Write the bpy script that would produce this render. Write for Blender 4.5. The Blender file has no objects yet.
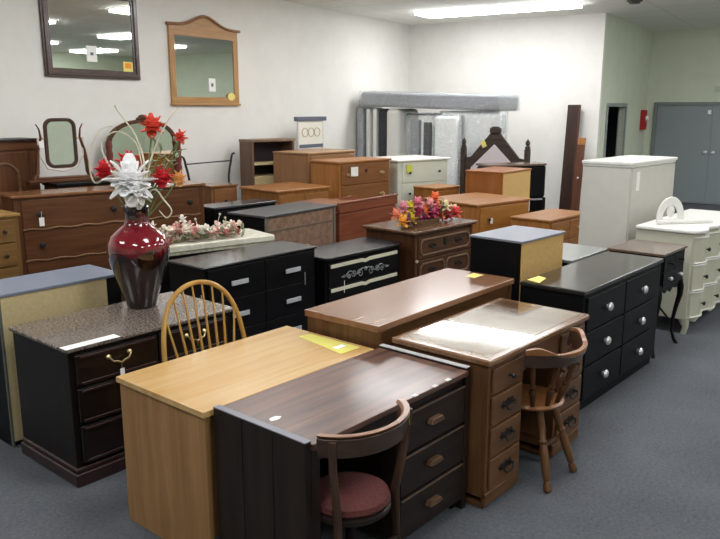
import bpy, bmesh, math, random
from mathutils import Vector, Matrix
random.seed(7)
PI = math.pi
C = bpy.context.scene.collection
def R(d): return math.radians(d)

# ------------------------------------------------------------------ camera, world, exposure
CAM_H = 1.85
cam_d = bpy.data.cameras.new('camera'); cam = bpy.data.objects.new('camera', cam_d); C.objects.link(cam)
cam_d.sensor_width = 36; cam_d.lens = 36 * 750 / 720; cam_d.clip_start = .05
cam.location = (0, 0, CAM_H)
cam.rotation_euler = (R(90 - 12.2), 0, R(40.7 - 90))
bpy.context.scene.camera = cam
vs = bpy.context.scene.view_settings
vs.view_transform = 'Standard'; vs.look = 'None'; vs.gamma = 1; vs.exposure = 0.85
try: vs.use_curve_mapping = False
except Exception: pass
w = bpy.data.worlds.new('world'); bpy.context.scene.world = w; w.use_nodes = True
w.node_tree.nodes['Background'].inputs[0].default_value = (.8, .85, .9, 1)
w.node_tree.nodes['Background'].inputs[1].default_value = .15
LAMP = 10.3          # strength of every ceiling lamp diffuser

# ------------------------------------------------------------------ room frame (walls stand 8.7 degrees off the furniture rows)
YAW = R(8.7)
def room(r, t, z=0): return Vector((r*math.cos(YAW) - t*math.sin(YAW), r*math.sin(YAW) + t*math.cos(YAW), z))
R0, R1, R2 = -3.0, 12.5, 16.0      # rear wall, white end wall, alcove end wall
T0, T1, T2 = -4.5, 3.27, 6.75      # right wall, alcove return wall, long left wall
HC = 3.3

# ------------------------------------------------------------------ materials
def lin(c):
    if isinstance(c, str):
        c = tuple(int(c[i:i+2], 16)/255 for i in (0, 2, 4))
    return tuple(((v/12.92) if v <= .04045 else ((v+.055)/1.055)**2.4) for v in c) + (1,)
def tone(c): # wood swatches were picked before exposure was raised: scale them down to match
    v = lin(c); return (v[0]*.66, v[1]*.655, v[2]*.64, 1)
_m = {}
def base(name):
    m = bpy.data.materials.new(name); m.use_nodes = True
    nt = m.node_tree; b = nt.nodes['Principled BSDF']
    return m, nt, b
def plain(name, col, rough=.5, metal=0, coat=0, emit=0, trans=0, bump=0, bscale=60, alpha=1, spec=.4):
    if name in _m: return _m[name]
    m, nt, b = base(name)
    b.inputs['Base Color'].default_value = lin(col); b.inputs['Roughness'].default_value = rough
    b.inputs['Metallic'].default_value = metal; b.inputs['Coat Weight'].default_value = coat
    b.inputs['Coat Roughness'].default_value = .12; b.inputs['Specular IOR Level'].default_value = spec
    if trans: b.inputs['Transmission Weight'].default_value = trans
    if alpha < 1: b.inputs['Alpha'].default_value = alpha
    if emit:
        b.inputs['Emission Color'].default_value = (1, .985, .95, 1); b.inputs['Emission Strength'].default_value = emit
    tc = nt.nodes.new('ShaderNodeTexCoord'); n = nt.nodes.new('ShaderNodeTexNoise'); n.inputs['Scale'].default_value = bscale
    nt.links.new(tc.outputs['Object'], n.inputs['Vector'])
    if not emit:
        mx = nt.nodes.new('ShaderNodeMixRGB'); mx.blend_type = 'MULTIPLY'; mx.inputs['Fac'].default_value = .12
        mx.inputs['Color1'].default_value = lin(col); nt.links.new(n.outputs['Fac'], mx.inputs['Color2'])
        nt.links.new(mx.outputs['Color'], b.inputs['Base Color'])
    if bump:
        bp = nt.nodes.new('ShaderNodeBump'); bp.inputs['Strength'].default_value = bump; bp.inputs['Distance'].default_value = .005
        nt.links.new(n.outputs['Fac'], bp.inputs['Height']); nt.links.new(bp.outputs['Normal'], b.inputs['Normal'])
    _m[name] = m; return m
def wood(name, light, dark, axis='x', rough=.35, coat=.25, scale=1.0, bump=.15, pos=(.35, .7)):
    key = name + '_' + axis
    if key in _m: return _m[key]
    m, nt, b = base(key)
    tc = nt.nodes.new('ShaderNodeTexCoord'); mp = nt.nodes.new('ShaderNodeMapping')
    s = {'x': (1.6, 22, 22), 'y': (22, 1.6, 22), 'z': (22, 22, 1.6)}[axis]
    mp.inputs['Scale'].default_value = tuple(v*scale for v in s)
    n = nt.nodes.new('ShaderNodeTexNoise'); n.inputs['Scale'].default_value = 1.0; n.inputs['Detail'].default_value = 7
    n.inputs['Roughness'].default_value = .62; n.inputs['Distortion'].default_value = .6
    cr = nt.nodes.new('ShaderNodeValToRGB'); e = cr.color_ramp.elements
    e[0].position, e[1].position = pos; e[0].color = tone(dark); e[1].color = tone(light)
    nt.links.new(tc.outputs['Object'], mp.inputs['Vector']); nt.links.new(mp.outputs['Vector'], n.inputs['Vector'])
    nt.links.new(n.outputs['Fac'], cr.inputs['Fac']); nt.links.new(cr.outputs['Color'], b.inputs['Base Color'])
    b.inputs['Roughness'].default_value = rough; b.inputs['Coat Weight'].default_value = coat if axis == 'x' and coat > .35 else 0; b.inputs['Coat Roughness'].default_value = .15
    b.inputs['Specular IOR Level'].default_value = .5 if coat > .35 else .28
    bp = nt.nodes.new('ShaderNodeBump'); bp.inputs['Strength'].default_value = bump; bp.inputs['Distance'].default_value = .002
    nt.links.new(n.outputs['Fac'], bp.inputs['Height']); nt.links.new(bp.outputs['Normal'], b.inputs['Normal'])
    _m[key] = m; return m
def speckle(name, c1, c2, scale, rough=.4, coat=0, bump=0, pos=(.4, .6), detail=4):
    if name in _m: return _m[name]
    m, nt, b = base(name)
    tc = nt.nodes.new('ShaderNodeTexCoord'); n = nt.nodes.new('ShaderNodeTexNoise')
    n.inputs['Scale'].default_value = scale; n.inputs['Detail'].default_value = detail; n.inputs['Roughness'].default_value = .7
    cr = nt.nodes.new('ShaderNodeValToRGB'); e = cr.color_ramp.elements
    e[0].position, e[1].position = pos; e[0].color = lin(c1); e[1].color = lin(c2)
    nt.links.new(tc.outputs['Object'], n.inputs['Vector']); nt.links.new(n.outputs['Fac'], cr.inputs['Fac'])
    nt.links.new(cr.outputs['Color'], b.inputs['Base Color'])
    b.inputs['Roughness'].default_value = rough; b.inputs['Coat Weight'].default_value = coat
    if bump:
        bp = nt.nodes.new('ShaderNodeBump'); bp.inputs['Strength'].default_value = bump; bp.inputs['Distance'].default_value = .01
        nt.links.new(n.outputs['Fac'], bp.inputs['Height']); nt.links.new(bp.outputs['Normal'], b.inputs['Normal'])
    _m[name] = m; return m

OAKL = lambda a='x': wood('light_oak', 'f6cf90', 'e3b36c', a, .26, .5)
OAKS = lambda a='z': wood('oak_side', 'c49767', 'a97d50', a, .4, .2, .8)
DARKT = lambda a='x': wood('dark_walnut_top', '8a6351', '4a3026', a, .36, .36, .8, .25)
DARK = lambda a='x': wood('dark_stain', '3a2d27', '241b18', a, .42, .2)
WAL = lambda a='x': wood('walnut', '8c6444', '684629', a, .35, .3)
WALT = lambda a='x': wood('walnut_top', 'a07655', '845c3e', a, .2, .5)
WALD = lambda a='x': wood('walnut_brown', '70492e', '4c2f1d', a, .35, .35)
RED = lambda a='x': wood('cherry', 'a9654a', '8a4b35', a, .35, .3)
PINE = lambda a='x': wood('honey_pine', 'c68a4e', 'a86d36', a, .35, .3)
BRN = lambda a='x': wood('brown_veneer', '7e5235', '5f3b25', a, .35, .3)
GLOSSB = plain('black_paint', '101012', .4, bscale=20, spec=.16)
BLK = plain('black_lacquer', '0d0d0f', .42, bscale=20, spec=.14)
BLKT = plain('black_lacquer_top', '1c1d20', .24, coat=.25, bscale=8)
GREYT = plain('grey_worn_top', '46484b', .35, coat=.3, bscale=9)
CREAM = plain('cream_paint', 'c6c4b0', .45, coat=.1, bscale=14)
WHITEP = plain('white_paint', 'e9e8e2', .42, coat=.15, bscale=14)
CHROME = plain('brushed_chrome', 'e6e6e8', .38, metal=.7)
BRASS = plain('antique_brass', 'c5b083', .35, metal=1)
IRON = plain('dark_iron', '3c3a3a', .45, metal=.8)
BLKM = plain('black_metal', '141414', .35, metal=.5)
PAPER = plain('white_paper', 'f2f1ec', .8)
YEL = plain('yellow_paper', 'ecdc84', .8)
ORG = plain('orange_paper', 'ef9a3a', .8)
REDP = plain('red_paper', 'cf3b31', .8)
FIBRE = speckle('fibreboard', 'b9a67a', 'c9b78c', 40, .85, pos=(.3, .7))
FIBRE2 = speckle('tan_fibreboard', 'c29b5c', 'd0ab6c', 30, .75, pos=(.3, .7))

def clear(name, tint, base_r, rough, bump=0, bscale=8):
    m = bpy.data.materials.new(name); m.use_nodes = True; nt = m.node_tree; nt.nodes.clear()
    o = nt.nodes.new('ShaderNodeOutputMaterial'); mx = nt.nodes.new('ShaderNodeMixShader'); t = nt.nodes.new('ShaderNodeBsdfTransparent'); g = nt.nodes.new('ShaderNodeBsdfGlossy')
    f = nt.nodes.new('ShaderNodeLayerWeight'); pw = nt.nodes.new('ShaderNodeMath'); pw.operation = 'POWER'; pw.inputs[1].default_value = 5; a = nt.nodes.new('ShaderNodeMath'); a.operation = 'ADD'; a.inputs[1].default_value = base_r; a.use_clamp = True
    t.inputs['Color'].default_value = lin(tint); g.inputs['Roughness'].default_value = rough; g.inputs['Color'].default_value = (1, 1, 1, 1)
    nt.links.new(f.outputs['Facing'], pw.inputs[0]); nt.links.new(pw.outputs[0], a.inputs[0]); nt.links.new(a.outputs[0], mx.inputs[0]); nt.links.new(t.outputs[0], mx.inputs[1]); nt.links.new(g.outputs[0], mx.inputs[2]); nt.links.new(mx.outputs[0], o.inputs[0])
    if bump:
        tc = nt.nodes.new('ShaderNodeTexCoord'); n = nt.nodes.new('ShaderNodeTexNoise'); n.inputs['Scale'].default_value = bscale; n.inputs['Detail'].default_value = 5; n.inputs['Distortion'].default_value = 1.5
        bp = nt.nodes.new('ShaderNodeBump'); bp.inputs['Strength'].default_value = bump; bp.inputs['Distance'].default_value = .05
        nt.links.new(tc.outputs['Object'], n.inputs['Vector']); nt.links.new(n.outputs['Fac'], bp.inputs['Height']); nt.links.new(bp.outputs['Normal'], g.inputs['Normal']); nt.links.new(bp.outputs['Normal'], f.inputs['Normal'])
    return m
# ------------------------------------------------------------------ mesh helpers
class MB:
    def __init__(s): s.bm = bmesh.new()
    def box(s, x0, x1, y0, y1, z0, z1):
        r = bmesh.ops.create_cube(s.bm, size=1)
        M = Matrix.Translation(((x0+x1)/2, (y0+y1)/2, (z0+z1)/2)) @ Matrix.Diagonal((abs(x1-x0), abs(y1-y0), abs(z1-z0), 1))
        bmesh.ops.transform(s.bm, matrix=M, verts=r['verts']); return s
    def obox(s, c, size, M):
        r = bmesh.ops.create_cube(s.bm, size=1)
        bmesh.ops.transform(s.bm, matrix=Matrix.Translation(c) @ M.to_4x4() @ Matrix.Diagonal((*size, 1)), verts=r['verts']); return s
    def lathe(s, prof, c=(0, 0, 0), seg=24, axis='z', sx=1, sy=1):
        rings = []
        for r, h in prof:
            ring = []
            for k in range(seg):
                a = 2*PI*k/seg; x, y = r*math.cos(a)*sx, r*math.sin(a)*sy
                v = {'z': (x, y, h), 'y': (x, h, y), 'x': (h, x, y)}[axis]
                ring.append(s.bm.verts.new((v[0]+c[0], v[1]+c[1], v[2]+c[2])))
            rings.append(ring)
        fs = []
        for a, b in zip(rings, rings[1:]):
            for k in range(seg): fs.append(s.bm.faces.new((a[k], a[(k+1) % seg], b[(k+1) % seg], b[k])))
        fs.append(s.bm.faces.new(rings[0])); fs.append(s.bm.faces.new(rings[-1]))
        bmesh.ops.recalc_face_normals(s.bm, faces=fs); return s
    def tube(s, pts, rad, seg=8, flat=1.0):
        pts = [Vector(p) for p in pts]; rings = []; n = len(pts)
        up = None
        for i, p in enumerate(pts):
            d = (pts[min(i+1, n-1)] - pts[max(i-1, 0)]).normalized()
            if up is None:
                up = Vector((0, 0, 1)) if abs(d.z) < .9 else Vector((1, 0, 0))
            u = d.cross(up)
            if u.length < 1e-4: u = d.cross(Vector((0, 1, 0)))
            u.normalize(); v = u.cross(d).normalized(); up = v
            r = rad[i] if isinstance(rad, (list, tuple)) else rad
            rings.append([s.bm.verts.new(p + u*math.cos(2*PI*k/seg)*r + v*math.sin(2*PI*k/seg)*r*flat) for k in range(seg)])
        fs = []
        for a, b in zip(rings, rings[1:]):
            for k in range(seg): fs.append(s.bm.faces.new((a[k], a[(k+1) % seg], b[(k+1) % seg], b[k])))
        fs.append(s.bm.faces.new(rings[0])); fs.append(s.bm.faces.new(rings[-1]))
        bmesh.ops.recalc_face_normals(s.bm, faces=fs); return s
    def prism(s, pts, d, plane='xy', off=0):
        """closed outline in a plane, extruded by d from off along the third axis"""
        def mk(p, h): return {'xy': (p[0], p[1], h), 'xz': (p[0], h, p[1]), 'yz': (h, p[0], p[1])}[plane]
        a = [s.bm.verts.new(mk(p, off)) for p in pts]; b = [s.bm.verts.new(mk(p, off+d)) for p in pts]
        n = len(pts); fs = [s.bm.faces.new(a), s.bm.faces.new(b)]
        for k in range(n): fs.append(s.bm.faces.new((a[k], a[(k+1) % n], b[(k+1) % n], b[k])))
        bmesh.ops.recalc_face_normals(s.bm, faces=fs); return s
    def ring(s, outer, inner, d, plane='xz', off=0):
        def mk(p, h): return {'xy': (p[0], p[1], h), 'xz': (p[0], h, p[1]), 'yz': (h, p[0], p[1])}[plane]
        L = [[s.bm.verts.new(mk(p, h)) for p in o] for o in (outer, inner) for h in (off, off+d)]
        oa, ob, ia, ib = L; n = len(outer); fs = []
        for k in range(n):
            j = (k+1) % n
            for q in ((oa[k], oa[j], ob[j], ob[k]), (ia[k], ia[j], ib[j], ib[k]), (oa[k], oa[j], ia[j], ia[k]), (ob[k], ob[j], ib[j], ib[k])):
                fs.append(s.bm.faces.new(q))
        bmesh.ops.recalc_face_normals(s.bm, faces=fs); return s
    def ball(s, c, r, sub=2, sc=(1, 1, 1)):
        q = bmesh.ops.create_icosphere(s.bm, subdivisions=sub, radius=r)
        bmesh.ops.transform(s.bm, matrix=Matrix.Translation(c) @ Matrix.Diagonal((*sc, 1)), verts=q['verts']); return s
    def build(s, name, mat, parent=None, bev=0, label=None, segs=2, smooth=35):
        me = bpy.data.meshes.new(name); s.bm.to_mesh(me); s.bm.free()
        o = bpy.data.objects.new(name, me); C.objects.link(o); me.materials.append(mat)
        for p in me.polygons: p.use_smooth = True
        try: me.set_sharp_from_angle(angle=R(smooth))
        except Exception: pass
        if parent is not None: o.parent = parent
        if bev:
            md = o.modifiers.new('bevel', 'BEVEL'); md.width = bev; md.segments = segs; md.limit_method = 'ANGLE'; md.angle_limit = R(40)
            md.harden_normals = True
        if label: o['label'] = label
        return o
def thing(name, label, cat, loc, rot=0, group=None):
    o = bpy.data.objects.new(name, None); C.objects.link(o); o.empty_display_size = .1
    o.location = (loc[0], loc[1], loc[2] if len(loc) > 2 else 0); o.rotation_euler = (0, 0, R(rot))
    o['label'] = label; o['category'] = cat
    if group: o['group'] = group
    return o
def tagged(o, label, cat, group=None):
    o['label'] = label; o['category'] = cat
    if group: o['group'] = group
    return o
def structure(o): o['kind'] = 'structure'; return o
def bx(name, mat, parent, x0, x1, y0, y1, z0, z1, bev=.003, label=None):
    return MB().box(x0, x1, y0, y1, z0, z1).build(name, mat, parent, bev, label)

# ------------------------------------------------------------------ handles (children of a drawer or door; y points into the furniture)
def h_knob(par, x, y, z, mat, r=.016, s=1):
    MB().lathe([(.006*s, 0), (.006*s, -.012), (r*.7, -.016), (r, -.024), (r*.85, -.032), (r*.3, -.036)], (x, y, z), 14, 'y').build('knob', mat, par)
def h_bail(par, x, y, z, mat, wdt=.09, drop=.03, plate=True):
    m = MB()
    for sx in (-1, 1): m.lathe([(.012, 0), (.012, -.004), (.005, -.006), (.005, -.02), (.008, -.022), (.002, -.026)], (x+sx*wdt/2, y, z), 12, 'y')
    m.tube([(x + wdt/2*math.cos(a), y-.02-.006*math.sin(-a), z + drop*math.sin(a)*1.0) for a in [-PI*k/10 for k in range(11)]], .0042, 8)
    if plate:
        m.prism([(x+px*wdt, z+pz) for px, pz in ((-.72, 0), (-.5, .02), (-.25, .012), (0, .026), (.25, .012), (.5, .02), (.72, 0), (.5, -.02), (.25, -.012), (0, -.022), (-.25, -.012), (-.5, -.02))], .003, 'xz', y-.003)
    m.build('pull_handle', mat, par)
def h_bar(par, x, y, z, mat, wdt=.14, hgt=.025):
    m = MB(); m.box(x-wdt/2, x+wdt/2, y-.03, y-.02, z-hgt/2, z+hgt/2)
    for sx in (-1, 1): m.box(x+sx*wdt*.35-.006, x+sx*wdt*.35+.006, y-.02, y, z-.006, z+.006)
    m.build('bar_pull', mat, par, .003)
def h_grip(par, x, y, z, mat, wdt=.085):
    m = MB(); m.prism([(x-wdt/2, z-.008), (x-wdt*.35, z+.012), (x+wdt*.35, z+.012), (x+wdt/2, z-.008), (x+wdt*.3, z-.014), (x-wdt*.3, z-.014)], -.03, 'xz', y)
    m.build('wooden_grip', mat, par, .004)
def h_cup(par, x, y, z, mat, r=.026):
    MB().lathe([(r*.5, 0), (r*.5, -.006), (r*.8, -.012), (r, -.022), (r*.75, -.032), (r*.2, -.037)], (x, y, z), 18, 'y', 1, .9).build('knob', mat, par)
def tag_part(par, x, y, z, mat=PAPER, w=.03, h=.045, name='price_tag', lab=None, string=0):
    m = MB().box(x-w/2, x+w/2, y-.002, y, z-h/2, z+h/2)
    if string: m.tube([(x, y-.001, z+h/2), (x+.004, y-.001, z+h/2+string)], .0015, 5)
    m.build(name, mat, par, 0, lab)

# ------------------------------------------------------------------ chest of drawers
def chest(name, label, cat, FL, rot, W, D, H, body, drawer, top, rows, handle, hmat, top_t=.025, over=.015, base_h=.08,
          base='plinth', basemat=None, margin=.03, gap=.012, proud=.016, feet=None, nh=1, hz=0, panel=None, bev=.004, side_m=.0, tb=.008, hargs={}, sideover=None):
    so = over if sideover is None else sideover
    t = thing(name, label, cat, FL, rot)
    bb = base_h
    bx('body', body, t, 0, W, 0, D, bb if base != 'none' else 0.0, H-top_t, bev)
    bx('top', top, t, -so, W+so, -over, D, H-top_t, H, tb)
    bm_ = basemat or body
    if base == 'plinth': bx('plinth', bm_, t, .012, W-.012, .02, D-.01, 0, bb, .003)
    elif base == 'molded':
        MB().box(-.012, W+.012, -.014, D, 0, bb*.75).box(-.005, W+.005, -.007, D, bb*.75, bb).build('plinth', bm_, t, .006)
    elif base == 'bracket':
        for x0, x1 in ((0, .1), (W-.1, W)):
            for y0, y1 in ((0, .04), (D-.06, D)):
                MB().prism([(x0, 0), (x1, 0), (x1, bb), (x0, bb)], y1-y0, 'xz', y0).build('leg', bm_, t, .008)
        bx('apron', bm_, t, .1, W-.1, .003, .025, bb*.45, bb, .003)
    elif base == 'legs':
        for x0 in (.01, W-.045):
            for y0 in (.01, D-.045): MB().lathe([(.012, 0), (.018, .02), (.014, .03), (.024, bb)], (x0+.018, y0+.018, 0), 14).build('leg', bm_, t)
    z1 = H-top_t-gap; z0 = bb+gap
    tot = sum(r[0] for r in rows); z = z1
    for r in rows:
        h = (z1-z0)*r[0]/tot; n = r[1]; wd = (W-2*margin)/n
        widths = r[2] if len(r) > 2 else [1/n]*n
        xa = margin
        for k in range(n):
            wd = (W-2*margin)*widths[k]
            x0, x1 = xa+gap/2, xa+wd-gap/2; xa += wd
            d = MB().box(x0, x1, -proud, .004, z-h+gap/2, z-gap/2).build('drawer', drawer, t, bev)
            if panel:
                q = .018; zz0, zz1 = z-h+gap/2, z-gap/2
                MB().ring([(x0+q, zz0+q), (x1-q, zz0+q), (x1-q, zz1-q), (x0+q, zz1-q)], [(x0+q+.01, zz0+q+.01), (x1-q-.01, zz0+q+.01), (x1-q-.01, zz1-q-.01), (x0+q+.01, zz1-q-.01)], -.006, 'xz', -proud).build('panel_molding', panel, d, .002)
            m_ = r[3] if len(r) > 3 else nh
            for j in range(m_):
                cx = (x0+x1)/2 if m_ == 1 else x0+(x1-x0)*(.15+.7*j/(m_-1))
                handle(d, cx, -proud, z-h/2+hz, hmat, **hargs)
        z -= h
    return t

# ------------------------------------------------------------------ the room
def wall_mat(name, col):
    return speckle(name, col, col, 90, .85, bump=.03)
WHITE_W = speckle('off_white_wall_paint', 'dcdad4', 'e0ded8', 3, .8, bump=.02)
GREEN_W = speckle('pale_green_wall_paint', 'cdd3bf', 'd1d7c4', 3, .8, bump=.02)
def carpet():
    m, nt, b = base('grey_loop_carpet')
    tc = nt.nodes.new('ShaderNodeTexCoord')
    n = nt.nodes.new('ShaderNodeTexNoise'); n.inputs['Scale'].default_value = 55; n.inputs['Detail'].default_value = 5; n.inputs['Roughness'].default_value = .8
    n2 = nt.nodes.new('ShaderNodeTexNoise'); n2.inputs['Scale'].default_value = 2.2; n2.inputs['Detail'].default_value = 3
    a = nt.nodes.new('ShaderNodeMath'); a.operation = 'MULTIPLY_ADD'; a.inputs[1].default_value = .35
    cr = nt.nodes.new('ShaderNodeValToRGB'); e = cr.color_ramp.elements
    e[0].position, e[1].position = .42, .95; e[0].color = lin('3b3e43'); e[1].color = lin('676b71')
    for q in (n, n2): nt.links.new(tc.outputs['Object'], q.inputs['Vector'])
    nt.links.new(n2.outputs['Fac'], a.inputs[0]); nt.links.new(n.outputs['Fac'], a.inputs[2])
    nt.links.new(a.outputs[0], cr.inputs['Fac']); nt.links.new(cr.outputs['Color'], b.inputs['Base Color'])
    b.inputs['Roughness'].default_value = .95
    bp = nt.nodes.new('ShaderNodeBump'); bp.inputs['Strength'].default_value = .5; bp.inputs['Distance'].default_value = .004
    nt.links.new(n.outputs['Fac'], bp.inputs['Height']); nt.links.new(bp.outputs['Normal'], b.inputs['Normal'])
    return m
def ceiling_mat():
    m, nt, b = base('acoustic_ceiling_tile')
    tc = nt.nodes.new('ShaderNodeTexCoord')
    br = nt.nodes.new('ShaderNodeTexBrick'); br.offset = 0; br.inputs['Scale'].default_value = 1
    br.inputs['Brick Width'].default_value = 1.22; br.inputs['Row Height'].default_value = .61; br.inputs['Mortar Size'].default_value = .011
    br.inputs['Color1'].default_value = lin('e6e5dd'); br.inputs['Color2'].default_value = lin('e2e1d9'); br.inputs['Mortar'].default_value = lin('cfcec6')
    mp = nt.nodes.new('ShaderNodeMapping'); mp.inputs['Location'].default_value = (0.0, .0, 0); mp.inputs['Rotation'].default_value = (0, 0, PI/2)
    nt.links.new(tc.outputs['Object'], mp.inputs['Vector']); nt.links.new(mp.outputs['Vector'], br.inputs['Vector'])
    nt.links.new(br.outputs['Color'], b.inputs['Base Color']); b.inputs['Roughness'].default_value = .9
    return m
def rbox(name, mat, r0, r1, t0, t1, z0, z1):
    o = MB().box(r0, r1, t0, t1, z0, z1).build(name, mat); o.rotation_euler = (0, 0, YAW); return structure(o)
rbox('floor', carpet(), R0-.1, R2+.1, T0-.1, T2+.1, -.1, 0)
rbox('ceiling', ceiling_mat(), R0-.1, R2+.1, T0-.1, T2+.1, HC, HC+.1)
rbox('wall_left', WHITE_W, R0, R1+.1, T2, T2+.1, 0, HC)
rbox('wall_back', WHITE_W, R1, R1+.1, T1, T2, 0, HC)
DR0, DR1, DZ = 12.98, 14.25, 1.86        # doorway in the return wall
ret = MB().box(R1+.1, DR0, T1, T1+.1, 0, HC).box(DR1, R2, T1, T1+.1, 0, HC).box(DR0, DR1, T1, T1+.1, DZ, HC).build('wall_return', GREEN_W)
ret.rotation_euler = (0, 0, YAW); structure(ret)
rbox('wall_alcove', GREEN_W, R2, R2+.1, T0, T1+.1, 0, HC)
rbox('wall_right', GREEN_W, R0, R2, T0-.1, T0, 0, HC)
rbox('wall_rear', GREEN_W, R0-.1, R0, T0, T2, 0, HC)
# dim room behind the doorway
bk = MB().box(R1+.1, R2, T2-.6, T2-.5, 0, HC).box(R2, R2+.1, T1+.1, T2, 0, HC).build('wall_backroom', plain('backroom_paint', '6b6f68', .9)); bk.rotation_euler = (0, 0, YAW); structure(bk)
tr = MB().box(DR0-.06, DR0, T1-.025, T1+.12, 0, DZ+.06).box(DR1, DR1+.06, T1-.025, T1+.12, 0, DZ+.06).box(DR0, DR1, T1-.025, T1+.12, DZ, DZ+.06)
tr = tr.build('trim_1', plain('grey_trim', '949a98', .5), None, .004); tr.rotation_euler = (0, 0, YAW); structure(tr)
# open grey door leaf hinged at the far jamb, swung into the back room
leaf = MB().box(0, .75, -.02, .02, .01, DZ-.01).build('door_1', plain('grey_door_paint', '8a918f', .5), None, .003)
leaf.location = room(DR0+.03, T1+.14); leaf.rotation_euler = (0, 0, YAW+R(100)); structure(leaf)
# grey double door in the alcove wall
DG = plain('blue_grey_door_paint', '8c9598', .45, coat=.1)
dt0, dt1, dz = 3.05, 1.02, 1.88
fr = MB().box(R2-.03, R2+.02, dt0, dt0+.07, 0, dz+.07).box(R2-.03, R2+.02, dt1-.07, dt1, 0, dz+.07).box(R2-.03, R2+.02, dt1, dt0, dz, dz+.07)
fr = fr.build('trim_2', plain('door_frame_grey', '7b8382', .5), None, .004); fr.rotation_euler = (0, 0, YAW); structure(fr)
mid = (dt0+dt1)/2
for k, (a, b_) in enumerate(((mid+.003, dt0-.003), (dt1+.003, mid-.003))):
    d = MB().box(R2-.022, R2, a, b_, .01, dz-.005).build('door_%d' % (k+2), DG, None, .002); d.rotation_euler = (0, 0, YAW); structure(d)
    tk = mid+.07 if k == 0 else mid-.07
    MB().lathe([(.03, 0), (.03, -.01), (.012, -.015), (.012, -.04), (.03, -.05), (.033, -.065), (.02, -.075)], (R2-.022, tk, 1.0), 16, 'x').build('door_knob', CHROME, d)
    if k == 0: MB().box(R2-.05, R2-.022, mid+.03, mid+.09, 1.72, 1.8).build('door_closer_bracket', CHROME, d, .004)
for nm, a in (('baseboard_left', (R0, R1, T2-.012, T2)), ('baseboard_back', (R1-.012, R1, T1, T2-.012)), ('baseboard_alcove', (R2-.012, R2, T0, dt1-.07))):
    rbox(nm, plain('dark_rubber_base', '4a4742', .6), *a, 0, .1)
sign = MB().box(R2-.012, R2, 1.82, 2.05, 2.13, 2.24).build('wall_plate', plain('pale_plate', 'c4c6b6', .6), None, .003)
sign.rotation_euler = (0, 0, YAW); tagged(sign, 'small pale blank plate on the green wall above the grey double door', 'plate')

# fire alarm on the return wall
fa = thing('fire_alarm', 'red fire alarm with a white strobe on the green wall beside the double door', 'fire alarm', room(15.62, T1-.002), 8.7)
bx('housing', plain('alarm_red', 'a81f20', .4), fa, -.09, .09, -.09, 0, 1.42, 1.80, .008)
MB().lathe([(.05, -.08), (.048, -.12), (.03, -.14)], (0, 0, 1.64), 18, 'y').build('strobe', plain('strobe_white', 'f0f0ee', .3), fa)
MB().lathe([(.06, -.09), (.06, -.1), (.045, -.105), (.04, -.098)], (0, 0, 1.51), 20, 'y').build('horn', plain('alarm_red', 'a81f20', .4), fa)

# ceiling lights
def troffer(r, t, label, group=None):
    o = thing('ceiling_light', label, 'ceiling light', room(r, t, HC), 8.7, group)
    MB().box(-.305, .305, -.61, -.585, -.012, 0).box(-.305, .305, .585, .61, -.012, 0).box(-.305, -.28, -.585, .585, -.012, 0).box(.28, .305, -.585, .585, -.012, 0).build('frame', plain('white_enamel', 'e6e6e2', .5), o)
    m, nt, b = base('lamp_diffuser') if 'lamp_diffuser' not in _m else (_m['lamp_diffuser'], None, None)
    if nt:
        b.inputs['Base Color'].default_value = (.9, .9, .9, 1); b.inputs['Emission Color'].default_value = (.985, .985, 1.0, 1)
        b.inputs['Emission Strength'].default_value = LAMP; _m['lamp_diffuser'] = m
    bx('diffuser', m, o, -.28, .28, -.585, .585, -.055, -.001, 0)
troffer(11.02, 5.13, 'lit fluorescent ceiling panel above the wrapped mattresses, left one of the pair in view')
troffer(11.02, 3.88, 'lit fluorescent ceiling panel nearest the outer wall corner, right of the pair')
for r in (8.3, 5.6, 2.9, .2):
    for t in (4.6, 1.4, -1.9):
        troffer(r, t, 'unseen lit ceiling panel right of view, far pair added to brighten the alcove', 'ceiling panels over the showroom')
for r, t in ((11.02, 1.0), (11.02, -2.2), (13.4, -.6), (13.4, -3.0)): troffer(r, t, 'unseen lit ceiling panel right of view, far pair added to brighten the alcove', 'ceiling panels over the showroom')  # out of view; the far pair is added to brighten the alcove
sd = MB().lathe([(.11, 0), (.11, -.012), (.075, -.03), (.07, -.045), (.0, -.048)], (0, 0, 0), 24).build('ceiling_sensor', plain('dark_plastic', '4b4844', .5))
sd.location = (10.78, 4.25, HC); tagged(sd, 'dark round sensor on the ceiling above the white end wall', 'sensor')

# ------------------------------------------------------------------ front row: four desks
# light oak desk, back panel to the viewer, kneehole away
t = thing('oak_desk', 'light honey oak desk with smooth top, front left of the desks', 'desk', (1.682, 2.247))
W_, D_, H_ = 1.02, .60, .692
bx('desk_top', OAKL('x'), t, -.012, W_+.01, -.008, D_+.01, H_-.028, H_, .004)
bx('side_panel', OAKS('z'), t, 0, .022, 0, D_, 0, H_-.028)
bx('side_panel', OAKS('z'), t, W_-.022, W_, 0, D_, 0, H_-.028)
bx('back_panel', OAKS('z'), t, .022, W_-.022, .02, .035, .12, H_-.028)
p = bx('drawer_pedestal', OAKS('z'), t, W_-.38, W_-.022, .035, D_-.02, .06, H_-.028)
for k in range(3):
    d = bx('drawer', OAKS('x'), t, W_-.375, W_-.03, D_-.02, D_, .08+k*.19, .08+k*.19+.18)
    MB().lathe([(.008, 0), (.008, .012), (.018, .02), (.01, .03)], (W_-.2, D_, .17+k*.19), 12, 'y').build('knob', BRASS, d)
MB().prism([(.86, .06), (1.0, .06), (1.0, .4), (.93, .42)], .0012, 'xy', H_).build('price_note', plain('lime_note', 'd6cf6a', .7), t, 0, 'yellow-green paper note')
MB().box(.90, .97, .12, .155, H_+.0015, H_+.003).build('price_sticker', PAPER, t)

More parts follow.
